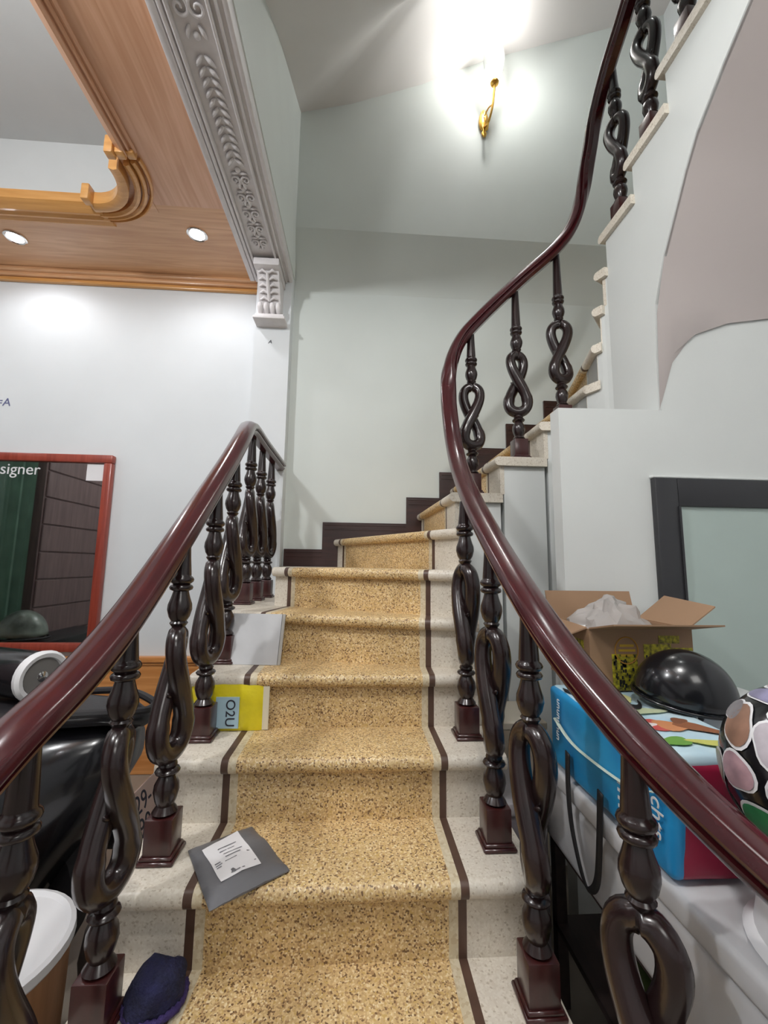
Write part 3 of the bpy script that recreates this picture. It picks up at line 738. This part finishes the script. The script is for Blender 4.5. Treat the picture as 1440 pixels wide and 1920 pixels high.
# yellow package standing on tread 2 behind a baluster
yp = thing('package', 'yellow plastic package with pale blue label behind a left baluster', 'package', (-0.418, 1.463, tz(2)), math.radians(-1))
bm = B(); NX, NZ = 16, 10; g = {}
for s in (-1, 1):
    for i in range(NX+1):
        for k in range(NZ+1):
            u = i/NX; v = k/NZ; x = -0.118+0.236*u; e = min(u, 1-u)*2; e2 = min(v, 1-v)*2
            th = 0.013*min(1, e*2.5)**0.5*min(1, 0.35+e2*2)**0.7
            g[s, i, k] = bm.verts.new((x, s*th+0.004*noise.noise(V((x*34, s*5, v*7))), 0.001+0.148*v-0.008*(1-e)*(1 if v > .5 else 0)+(0.004*noise.noise(V((x*26, 3, 0))) if k == NZ else 0)))
for s in (-1, 1):
    for i in range(NX):
        for k in range(NZ): bm.faces.new((g[s, i, k], g[s, i+1, k], g[s, i+1, k+1], g[s, i, k+1]))
for i in range(NX):
    for k in (0, NZ): bm.faces.new((g[-1, i, k], g[-1, i+1, k], g[1, i+1, k], g[1, i, k]))
for k in range(NZ):
    for i in (0, NX): bm.faces.new((g[-1, i, k], g[-1, i, k+1], g[1, i, k+1], g[1, i, k]))
obj('wrapper', bm, M_yellow, yp, True, 60)
bm = B(); box(bm, -0.03, 0.045, -0.0185, -0.014, 0.012, 0.108); lb = obj('label_panel', bm, mat('label_pale_blue', (176, 206, 220), 0.4), yp)
text('lettering', 'O2U', 0.042, M_ink, frame((0.004, -0.0192, 0.102), (0, 0, -1), (1, 0, 0)), lb)
M_seal = mat('clear_seal', (222, 214, 190), 0.35)
for s in (-1, 1):
    bm = B(); box(bm, s*0.127-0.010, s*0.127+0.010, -0.002, 0.002, 0.002, 0.140); obj('end_seal', bm, M_seal, yp)

# pale board leaning on the riser of tread 4
bd = thing('board', 'pale grey paper backed board leaning against the stair riser', 'board', (0, 0, 0))
bm = B(); a = V((-0.485, 1.60, tz(3)+0.001)); b = V((-0.285, 1.585, tz(3)+0.001)); up_ = V((0.0, 0.075, 0.172))
poly(bm, [a, b, b+up_, a+up_], (0.002, 0.010, -0.004)); obj('panel', bm, mat('pale_board', (196, 196, 198), 0.45, noise_amt=0.08, noise_scale=14), bd)
bm = B(); poly(bm, [b+V((0.002, 0.0, 0)), b+V((0.012, 0.004, 0)), b+V((0.012, 0.004, 0))+up_, b+V((0.002, 0, 0))+up_], (0.0, 0.008, -0.003)); obj('edge_strip', bm, mat('board_edge', (168, 164, 158), 0.5), bd)

# dark blue knitted cap on tread 0
sl = thing('knitted_cap', 'dark blue and purple knitted cap lying on the lowest visible tread', 'cap', (-0.386, 0.99, tz(0)), math.radians(20))
M_fuzz = mat('blue_fuzz', (34, 34, 74), 0.9, rgb2=(24, 26, 48), noise_scale=30, bump=1.0, bump_scale=140)
bm = B(); bmesh.ops.create_uvsphere(bm, u_segments=40, v_segments=24, radius=1)
for v in bm.verts:
    c = v.co; v.co = V((c.x*0.056-0.004, c.y*0.052, max(0.0, c.z+0.5)*0.052)); v.co += noise.noise_vector(v.co*110)*0.004+noise.noise_vector(v.co*28)*0.010; v.co.z = max(v.co.z, 0.001)
obj('crown', bm, M_fuzz, sl, True, 180)
bm = B(); tube(bm, [(0.054*math.cos(2*PI*k/60)-.004, 0.049*math.sin(2*PI*k/60), 0.010+.002*(k % 2)) for k in range(60)], [0.007+.002*(k % 2) for k in range(60)], 8, True); crumple(bm, 0.003, 70); obj('ribbed_brim', bm, mat('purple_fuzz', (58, 44, 98), 0.9, bump=1.0, bump_scale=140), sl, True, 180)

# ------------------------------------------------------------------ left side: scooter, speaker, stool
sm = thing('scooter', 'black motor scooter parked behind the left railing with its tail to the stairs', 'scooter', (-0.76, 1.47, 0))
# local x: toward the rear (+x = stairs)
bm = B(); secs = []
for x, hw, z0, z1 in ((-1.0, .14, .20, .60), (-.75, .20, .14, .68), (-.5, .23, .14, .72), (-.3, .22, .16, .73), (-.14, .19, .26, .74), (-.02, .13, .46, .735), (.06, .06, .60, .71)):
    ring = []
    for k in range(14):
        a = 2*PI*k/14; cy, cz = math.cos(a), math.sin(a)
        ring.append(bm.verts.new((x, hw*math.copysign(abs(cy)**0.7, cy), (z0+z1)/2+(z1-z0)/2*math.copysign(abs(cz)**0.7, cz))))
    secs.append(ring)
for a, b in zip(secs, secs[1:]):
    for k in range(14): bm.faces.new((a[k], a[(k+1) % 14], b[(k+1) % 14], b[k]))
bm.faces.new(secs[0]); bm.faces.new(secs[-1][::-1]); bd_ = obj('body', bm, M_black, sm, True, 60)
bm = B(); secs = []
for x, hw, z0, h in ((-.95, .10, .66, .05), (-.7, .14, .70, .07), (-.45, .15, .715, .075), (-.2, .135, .73, .065), (.0, .10, .735, .05), (.09, .045, .72, .025)):
    ring = []
    for k in range(12):
        a = 2*PI*k/12; ring.append(bm.verts.new((x, hw*math.cos(a), z0+h*0.5+h*0.55*math.sin(a))))
    secs.append(ring)
for a, b in zip(secs, secs[1:]):
    for k in range(12): bm.faces.new((a[k], a[(k+1) % 12], b[(k+1) % 12], b[k]))
bm.faces.new(secs[0]); bm.faces.new(secs[-1][::-1]); obj('seat', bm, M_seat, sm, True, 70)
bm = B(); tube(bm, spline([(-.25, -.13, .78), (-.05, -.12, .79), (.08, -.05, .775), (.10, 0, .77), (.08, .05, .775), (-.05, .12, .79), (-.25, .13, .78)], 5), 0.012, 8); obj('grab_rail', bm, M_blackm, sm, True)
bm = B(); tube(bm, [(-.02, 0, .52), (.05, 0, .47), (.10, 0, .36)], [.07, .055, .05], 8, flat=0.4); obj('rear_fender', bm, M_blackm, sm, True)
mp = frame((.098, -.10, .545), (0, 1, -0.0), (-0.28, 0, 1))
bm = B(); rbox(bm, 0, 0.19, -0.14, 0, -0.002, 0.002, 0.0015, 1, mp); pl = obj('number_plate', bm, mat('plate_pinkish', (206, 178, 164), 0.5), sm)
text('plate_number', '29-', 0.075, M_ink, mp @ Matrix.Translation((0.02, -0.066, 0.0022)), pl)
text('plate_number', '90', 0.075, M_ink, mp @ Matrix.Translation((0.02, -0.132, 0.0022)), pl)
bm = B(); lathe(bm, [(0.16, -.05), (0.215, -.05), (0.24, -.03), (0.25, 0), (0.24, .03), (0.215, .05), (0.16, .05)], 32, Matrix.Translation((-.28, 0, .25)) @ Matrix.Rotation(PI/2, 4, 'X'), cap=False); rw = obj('rear_wheel', bm, M_blackm, sm, True)
bm = B(); lathe(bm, [(0.03, -.04), (0.16, -.02), (0.16, .02), (0.03, .04)], 24, Matrix.Translation((-.28, 0, .25)) @ Matrix.Rotation(PI/2, 4, 'X')); obj('hub', bm, M_chrome, rw, True)
bm = B(); lathe(bm, [(0.16, -.05), (0.215, -.05), (0.24, -.03), (0.25, 0), (0.24, .03), (0.215, .05), (0.16, .05)], 32, Matrix.Translation((-1.5, 0, .25)) @ Matrix.Rotation(PI/2, 4, 'X'), cap=False); obj('front_wheel', bm, M_blackm, sm, True)
bm = B(); tube(bm, spline([(-1.5, 0, .25), (-1.42, 0, .6), (-1.36, 0, .92)], 4), [.05, .06, .07, .08, .09, .09, .08, .06, .05], 10); tube(bm, [(-1.36, -.3, .98), (-1.36, 0, .93), (-1.36, .3, .98)], 0.018, 8); obj('front_column', bm, M_black, sm, True)
bm = B(); rbox(bm, -1.42, -.9, -.13, .13, .24, .30, .02, 2); obj('floorboard', bm, M_blackm, sm, True)
bm = B(); poly(bm, [(-.33, -.226, .64), (-.29, -.228, .62), (-.26, -.228, .53), (-.275, -.228, .50), (-.31, -.229, .53)], (0, 0.03, 0)); obj('side_reflector', bm, M_chrome, sm)
bm = B(); lathe(bm, [(0.03, -.2), (0.05, -.18), (0.055, .16), (0.04, .2), (0.02, .2)], 16, Matrix.Translation((-.22, .22, .28)) @ Matrix.Rotation(PI/2, 4, 'Y')); obj('muffler', bm, M_blackm, sm, True)
bm = B(); rbox(bm, -.62, -.08, -.245, -.20, .06, .30, .02, 3); obj('side_fairing', bm, mat('navy_plastic', (26, 32, 48), 0.4), sm, True)
bm = B(); tube(bm, spline([(-.62, -.235, .31), (-.4, -.245, .325), (-.2, -.245, .32), (-.06, -.225, .30)], 4), .006, 8); obj('fairing_trim', bm, M_chrome, sm, True)
# round speaker lying on the seat
sp = thing('speaker', 'black cylinder speaker with a chrome ringed end lying on the scooter seat', 'speaker', (-1.185, 1.525, 0.873), math.radians(-22))
RY = Matrix.Rotation(PI/2, 4, 'Y')
bm = B(); lathe(bm, [(0.060, -.20), (0.072, -.18), (0.074, .16), (0.070, .19), (0.05, .19)], 28, RY); obj('housing', bm, M_black, sp, True)
bm = B(); lathe(bm, [(0.070, .185), (0.078, .19), (0.080, .205), (0.072, .215), (0.060, .212), (0.055, .2)], 28, RY, cap=False); obj('chrome_ring', bm, M_whitep, sp, True)
bm = B(); lathe(bm, [(0.056, .205), (0.050, .200), (0.030, .192), (0.022, .196)], 28, RY); obj('cone', bm, mat('speaker_cone', (120, 118, 116), 0.35), sp, True)
bm = B(); lathe(bm, [(0.020, .196), (0.016, .206), (0.004, .211)], 16, RY); obj('dust_cap', bm, M_chrome, sp, True)
# round stool with white top
so = thing('stool', 'round stool with white rimmed top and tan sides behind the lowest left baluster', 'stool', (-0.785, 1.03, 0))
bm = B(); lathe(bm, [(0.155, 0.0), (0.16, 0.02), (0.168, 0.30), (0.170, 0.405)], 40); obj('drum', bm, wood('stool_tan', (150, 104, 66), (176, 126, 84), 0.5, 2, 3, 0.1), so, True)
bm = B(); lathe(bm, [(0.172, 0.400), (0.178, 0.408), (0.176, 0.424), (0.166, 0.428), (0.158, 0.420), (0.10, 0.418), (0.01, 0.418)], 40); obj('top', bm, M_whitep, so, True)
# bag under left railing (brownish sack between stool and stair)
sk_ = thing('sack', 'crumpled dark grey sack slumped against the stair side by the stool', 'sack', (-0.63, 1.245, 0))
bm = B(); bmesh.ops.create_uvsphere(bm, u_segments=24, v_segments=16, radius=1)
for v in bm.verts:
    c = v.co; v.co = V((c.x*0.052, c.y*0.055, max(0.0, 0.17+c.z*0.20))); v.co += noise.noise_vector(v.co*18)*0.012; v.co.z = max(v.co.z, 0.0)
obj('cloth', bm, mat('sack_grey', (74, 68, 64), 0.8, noise_amt=0.4, noise_scale=14), sk_, True, 180)

# ------------------------------------------------------------------ right side: rack, bin, bag, box, helmets
rk = thing('shoe_rack', 'dark low shoe rack standing under the white storage bin', 'rack', (0.60, 0.50, 0))
M_rk = wood('rack_wood', (40, 30, 28), (58, 44, 40), 0.6, 1, 3, 0.0)
bm = B(); box(bm, 0, .60, 0, .84, .43, .455); obj('top', bm, M_rk, rk)
bm = B(); box(bm, 0, .60, 0, .84, .20, .218); obj('shelf', bm, M_rk, rk)
for x in (0.015, .585):
    for y in (0.015, .825):
        bm = B(); box(bm, x-.015, x+.015, y-.015, y+.015, 0, .43); obj('post', bm, M_rk, rk)
gb = thing('shoe_box', 'small dull green box on the rack shelf', 'box', (0.70, 0.95, .219))
bm = B(); rbox(bm, -.08, .08, -.12, .12, 0, .09, .004, 1); obj('base', bm, mat('dull_green', (70, 84, 40), 0.6), gb)
bm = B(); rbox(bm, -.084, .084, -.124, .124, .075, .10, .004, 1); obj('lid', bm, mat('dull_green_lid', (82, 96, 48), 0.6), gb)
rs = thing('cloth_bundle', 'crimson cloth bundle on the floor beside the right railing foot', 'cloth', (0.53, 0.80, 0))
bm = B(); bmesh.ops.create_uvsphere(bm, u_segments=24, v_segments=14, radius=1)
for v in bm.verts:
    c = v.co; v.co = V((c.x*0.06, c.y*0.10, max(0, 0.11+c.z*0.12))); v.co += noise.noise_vector(v.co*22)*0.012; v.co.z = max(v.co.z, 0)
obj('cloth', bm, mat('crimson_cloth', (120, 24, 48), 0.8, noise_amt=0.4, noise_scale=16), rs, True, 180)
# storage bin with lid
sb = thing('storage_bin', 'large milky white plastic storage bin with lid on the shoe rack', 'bin', (0.56, 0.44, .456))
bm = B(); rbox(bm, 0.01, .66, .01, .90, 0, .185, .03, 4); obj('tub', bm, M_bin, sb, True)
bm = B(); rbox(bm, 0, .67, 0, .91, .182, .230, .012, 3); obj('lid', bm, M_bin, sb, True)
bm = B(); tube(bm, [(0.36+.26*math.cos(2*PI*k/32), .19+.12*math.sin(2*PI*k/32), .233) for k in range(32)], 0.010, 8, True); obj('lid_ridge', bm, M_bin, sb, True, 80)
ZT = .456+.232
# printed tote bag lying on its side
tb = thing('tote_bag', 'blue printed tote bag with crimson end and pale picture side lying on the storage bin', 'bag', (0.565, 0.768, ZT+0.007))
TL, TW, THt = 0.47, 0.225, 0.205
bm = B()
def padded(name, x0, x1, y0, y1, z0, z1, m, amt=0.006, seed=1):
    bm = B(); rbox(bm, x0, x1, y0, y1, z0, z1, min(x1-x0, y1-y0, z1-z0)*0.42, 3)
    bmesh.ops.subdivide_edges(bm, edges=[e for e in bm.edges if e.calc_length() > 0.05], cuts=6, use_grid_fill=True)
    for v in bm.verts: v.co += noise.noise_vector(v.co*9+V((seed, 0, 0)))*amt
    return obj(name, bm, m, tb, True, 50)
padded('side_panel', 0.0, .035, 0.0, TL, 0.0, THt, M_blue)
padded('side_panel', TW-.035, TW, 0.0, TL, 0.0, THt, M_blue, seed=3)
padded('end_panel', 0.012, TW-.012, 0.0, .03, 0.0, THt-0.01, M_crim, 0.004, 2)
padded('end_panel', 0.012, TW-.012, TL-.03, TL, 0.0, THt-0.01, M_crim, 0.004, 4)
padded('base_panel', 0.01, TW-.01, .01, TL-.01, 0.0, .03, M_blue, 0.003, 4)
tp_ = padded('picture_panel', 0.004, TW-.004, 0.004, TL-.004, THt-.03, THt+.004, M_pale, 0.003, 5)
# generic bird-and-leaf print: flat colour patches laid on the picture side
def patch(cx, cy, rx, ry, rot, col, k, wob=0.18):
    bm = B(); vs = []
    for i in range(20):
        a = 2*PI*i/20; r = 1+wob*math.sin(3*a+k)
        x = rx*r*math.cos(a); y = ry*r*math.sin(a)
        vs.append((cx+x*math.cos(rot)-y*math.sin(rot), cy+x*math.sin(rot)+y*math.cos(rot)))
    prism(bm, vs, THt+.0068+0.0002*k, THt+.0078+0.0002*k); obj('print_patch', bm, mat('print_%d' % k, col, 0.45), tp_)
for k, a in enumerate(((.075, .14, .034, .030, .5, (196, 88, 84)), (.115, .135, .036, .028, -.2, (206, 140, 96)), (.160, .125, .044, .022, -.7, (150, 96, 66)), (.07, .14, .016, .010, .4, (232, 226, 226)), (.15, .16, .022, .014, .6, (130, 84, 60)),
                       (.06, .055, .034, .018, .2, (110, 160, 70)), (.13, .045, .046, .013, -.2, (206, 206, 110)), (.05, .30, .030, .03, .9, (150, 196, 90)), (.12, .33, .024, .045, .2, (226, 226, 160)), (.10, .22, .065, .02, .1, (196, 206, 170)))):
    patch(*a[:5], a[5], k)
# lettering on the blue side (reads downwards)
FX = -0.0095
text('lettering', 'chts', 0.044, M_whitep, frame((FX, 0.036, .130), (0, 0, -1), (0, -1, 0)), tb)
text('lettering', 'illi', 0.072, M_whitep, frame((FX, 0.140, .110), (0, 0, -1), (0, -1, 0)), tb)
text('lettering', 'unununun', 0.028, M_whitep, frame((FX, 0.40, .19), (0, 0.1, -1), (0, -1, -0.1)), tb)
bm = B(); P = spline([(FX+.001, .42, .13), (FX-.001, .34, .105), (FX-.001, .25, .10), (FX-.001, .10, .11), (FX+.001, .03, .135)], 6); tube(bm, P, 0.005, 6, flat=0.4); obj('printed_band', bm, mat('band_cream', (196, 206, 190), 0.5), tb)
# black webbing handles: one hanging down beside the bin, one lying over the top
def strap(name, pts, wv, wd=0.013):
    bm = B(); P = spline(pts, 8); wv = V(wv)
    for off in (0,):
        a = [bm.verts.new(p-wv*wd) for p in P]; b = [bm.verts.new(p+wv*wd) for p in P]
        for i in range(len(P)-1): bm.faces.new((a[i], a[i+1], b[i+1], b[i]))
    o = obj(name, bm, M_blackm, tb, True, 80); md = o.modifiers.new('solid', 'SOLIDIFY'); md.thickness = 0.003; return o
strap('handle', [(-.012, .35, .07), (-.018, .342, -.02), (-.020, .325, -.10), (-.022, .28, -.175), (-.022, .245, -.18), (-.020, .215, -.14), (-.016, .205, -.05), (-.012, .20, .05)], (0, 1, 0.15), 0.010)
strap('handle', [(.01, .40, THt+.008), (.03, .32, THt+.010), (.05, .26, THt+.012), (.08, .235, THt+.018), (.12, .245, THt+.012), (.15, .29, THt+.010)], (0.3, 1, 0), 0.012)
ZBAG = ZT+0.002+THt+0.012
# pale carton beside the tote bag, carrying the cardboard box and the black helmet
pc2 = thing('carton', 'pale carton under the black helmet and the open cardboard box', 'box', (0.800, 0.985, ZT+0.001))
bm = B(); rbox(bm, 0, .30, 0, .36, 0, ZBAG-ZT-.024, .004, 1); obj('body', bm, mat('pale_carton', (188, 192, 192), 0.7), pc2)
bm = B(); rbox(bm, -.003, .303, -.003, .363, ZBAG-ZT-.040, ZBAG-ZT-.002, .004, 1); obj('lid', bm, mat('pale_carton_lid', (200, 204, 204), 0.7), pc2)
# cardboard box with open flaps
cbx = thing('cardboard_box', 'open cardboard box with yellow and black print by the cupboard wall', 'box', (0.645, 1.150, ZBAG))
BW, BD, BH = .30, .24, .165
T = .004
for nm, a in (('front_panel', (0, BW, 0, T, 0, BH)), ('back_panel', (0, BW, BD-T, BD, 0, BH)), ('side_panel', (0, T, T, BD-T, 0, BH)), ('side_panel', (BW-T, BW, T, BD-T, 0, BH)), ('bottom', (T, BW-T, T, BD-T, 0, T))):
    bm = B(); box(bm, *a); o = obj(nm, bm, M_card, cbx)
    if nm == 'front_panel': fp = o
    if a[0] == 0 and nm == 'side_panel': spn = o
def flap(pts, d=(0, 0, .004)):
    bm = B(); poly(bm, [V(p) for p in pts], d); obj('flap', bm, M_card, cbx)
flap([(0, 0, BH), (BW, 0, BH), (BW+.01, -.10, BH+.022), (.01, -.10, BH+.022)])
flap([(0, BD, BH), (BW, BD, BH), (BW, BD+.025, BH+.09), (0, BD+.025, BH+.09)], (0, .004, 0))
flap([(BW, .01, BH), (BW, BD-.01, BH), (BW+.10, BD-.01, BH+.075), (BW+.085, .01, BH+.06)])
flap([(0, .01, BH), (0, BD-.01, BH), (-.075, BD-.02, BH+.03), (-.075, .02, BH-.03)])
M_py = mat('print_yellow', (208, 196, 44), 0.6, rgb2=(60, 56, 30), noise_scale=90)
M_pk = mat('print_black', (40, 38, 34), 0.6)
bm = B()
for x0, x1, z0, z1 in ((.062, .135, .0, .098), (.155, .235, .0, .125), (.235, .297, .0, .115), (.20, .26, .125, .148)): box(bm, x0, x1, -.0012, 0, z0+.002, z1)
obj('yellow_print', bm, M_py, fp)
bm = B()
for k in range(90):
    x = random.choice((random.uniform(.066, .13), random.uniform(.16, .23), random.uniform(.16, .29))); z = random.uniform(.006, .095); s = random.uniform(.003, .006)
    box(bm, x-s*.6, x+s*.6, -.0018, -.001, z-s, z+s)
o = obj('black_print', bm, M_pk, fp); o['kind'] = 'stuff'
bm = B(); tube(bm, [(.105+.033*math.cos(2*PI*k/28), -.0012, .108+.036*math.sin(2*PI*k/28)) for k in range(28)], .0016, 6, True); obj('round_mark', bm, mat('print_ochre', (186, 132, 44), 0.6), fp)
bm = B()
for k, (x0, x1) in enumerate(((.088, .122), (.082, .130), (.085, .126))): box(bm, x0, x1, -.0018, -.0004, .092+.013*k, .098+.013*k)
obj('mark_bars', bm, mat('print_ochre2', (196, 160, 50), 0.6), fp)
bm = B(); box(bm, -.0012, 0, .03, .10, .002, .13); box(bm, -.0012, 0, .12, .2, .002, .09); obj('yellow_print', bm, M_py, spn)
# crumpled clear plastic on the box
pb = thing('plastic_bag', 'crumpled clear plastic bag sitting in the open cardboard box', 'bag', (0.772, 1.27, ZBAG+.007))
bm = B(); bmesh.ops.create_icosphere(bm, subdivisions=4, radius=1)
for v in bm.verts:
    c = v.co.copy(); n_ = noise.noise(c*2.2)*0.35+noise.noise(c*5)*0.2
    top_ = max(0, c.z)
    v.co = V((max(-.116, min(.16, c.x*.155*(1+n_)*(1-.55*top_)+.01)), max(-.108, min(.105, c.y*.105*(1+n_)*(1-.5*top_))), max(0.0, .115+c.z*.125*(1+.4*n_))))
obj('film', bm, mat('clear_film', (226, 220, 216), 0.25, trans=0.55), pb, True, 25)
# black helmet on the bag
helmet('helmet', 'glossy black half helmet resting on the tote bag before the cardboard box', (0.815, 1.035, ZBAG+0.011), 0.100, (math.radians(8), math.radians(6), math.radians(-25)), M_black, M_black)
# upturned basin under the sticker helmet
ba = thing('basin', 'upturned white plastic basin on the storage bin under the sticker helmet', 'basin', (0.728, 0.600, ZT+.002))
bm = B(); lathe(bm, [(.140, .0), (.146, .003), (.142, .008), (.132, .012), (.112, .128), (.102, .138), (.02, .140)], 40); obj('bowl', bm, M_whitep, ba, True, 50)
# sticker helmet
SR = .116
sh = thing('helmet', 'black open face helmet covered in colourful stickers on the white basin at the right edge', 'helmet', (0.705, 0.635, ZT+.150))
bm = B(); bmesh.ops.create_uvsphere(bm, u_segments=36, v_segments=24, radius=1)
bmesh.ops.delete(bm, geom=[v for v in bm.verts if v.co.z < -.72], context='VERTS')
def shp(n): return V((n.x*SR*1.0, n.y*SR*1.05, n.z*SR*1.12+SR*.82))
for v in bm.verts: v.co = shp(v.co)
obj('shell', bm, M_black, sh, True, 80)
bm = B(); tube(bm, [shp(V((math.cos(2*PI*k/40)*.70, math.sin(2*PI*k/40)*.70, -.72))) for k in range(40)], .008, 8, True); obj('rim', bm, mat('rim_silver', (190, 186, 188), 0.3), sh, True)
def sticker(az, el, ru, rv, col, k, border=True):
    """az, el: direction on the shell (radians); ru, rv: angular half sizes"""
    nrm = V((math.cos(el)*math.cos(az), math.cos(el)*math.sin(az), math.sin(el)))
    e1 = V((-math.sin(az), math.cos(az), 0)); e2 = nrm.cross(e1)*-1
    par = sh
    for lay, (sc_, m_) in enumerate(((1.16, M_whitep), (1.0, mat('sticker_%d' % k, col, 0.4, rgb2=tuple(int(c*.72) for c in col), noise_scale=22)))):
        bm = B(); rings = []
        for j in range(4):
            q = j/3; ring = []
            for i in range(22):
                a = 2*PI*i/22; r = q*sc_*(1+.14*math.sin(2*a+k*1.7)+.08*math.sin(3*a+k))
                n_ = (nrm+e1*(ru*r*math.cos(a))+e2*(rv*r*math.sin(a))).normalized()
                p = shp(n_); p += n_*(.0016+.0012*lay); ring.append(bm.verts.new(p))
                if q == 0: break
            rings.append(ring)
        for i in range(22): bm.faces.new((rings[0][0], rings[1][i], rings[1][(i+1) % 22]))
        for a_, b_ in zip(rings[1:], rings[2:]):
            for i in range(22): bm.faces.new((a_[i], b_[i], b_[(i+1) % 22], a_[(i+1) % 22]))
        o = obj('sticker' if lay == 0 else 'sticker_print', bm, m_, par, True, 80)
        if lay == 0: par = o
D_ = math.radians
for k, a in enumerate(((166, 30, .22, .26, (176, 134, 112)), (172, 0, .22, .22, (212, 172, 182)), (186, -28, .32, .20, (30, 142, 82)), (198, 26, .24, .22, (210, 202, 210)), (208, -6, .20, .24, (210, 120, 140)),
                       (172, 60, .26, .14, (150, 146, 178)), (212, 50, .28, .15, (196, 176, 186)), (230, 26, .24, .22, (226, 222, 176)), (232, -16, .18, .20, (156, 200, 216)), (146, -6, .16, .22, (186, 176, 160)), (254, 4, .2, .24, (196, 150, 166)),
                       (190, 74, .3, .14, (206, 190, 196)), (150, 38, .16, .16, (160, 156, 160)), (228, -46, .22, .16, (206, 166, 140)), (258, -34, .2, .18, (120, 130, 170)), (140, -34, .2, .2, (170, 140, 150)), (250, 40, .2, .16, (210, 180, 150)))):
    sticker(D_(a[0]), D_(a[1]), a[2], a[3], a[4], k)
# beige carton and grey bin between railing and cupboard
cn = thing('carton', 'beige carton on the floor between the stair side and the cupboard wall', 'box', (0.445, 1.60, 0))
bm = B(); rbox(bm, 0, .27, 0, .24, 0, .655, .004, 1); obj('body', bm, mat('beige_carton', (186, 174, 154), 0.7), cn)
bm = B(); rbox(bm, -.004, .274, -.004, .244, .64, .668, .004, 1); obj('lid', bm, mat('carton_lid', (196, 188, 172), 0.7), cn)
gbn = thing('grey_box', 'grey plastic box with dark printed label behind the right balusters', 'box', (0.445, 1.27, 0))
bm = B(); rbox(bm, 0, .12, 0, .28, 0, .55, .008, 2); obj('body', bm, mat('grey_plastic', (112, 106, 110), 0.5), gbn, True)
bm = B(); rbox(bm, -.006, .126, -.006, .286, .53, .565, .006, 2); lb = obj('lid', bm, mat('grey_lid', (150, 146, 148), 0.5), gbn, True)
bm = B(); box(bm, .02, .10, -.0075, -.0055, .537, .557); obj('label', bm, M_ink, lb)
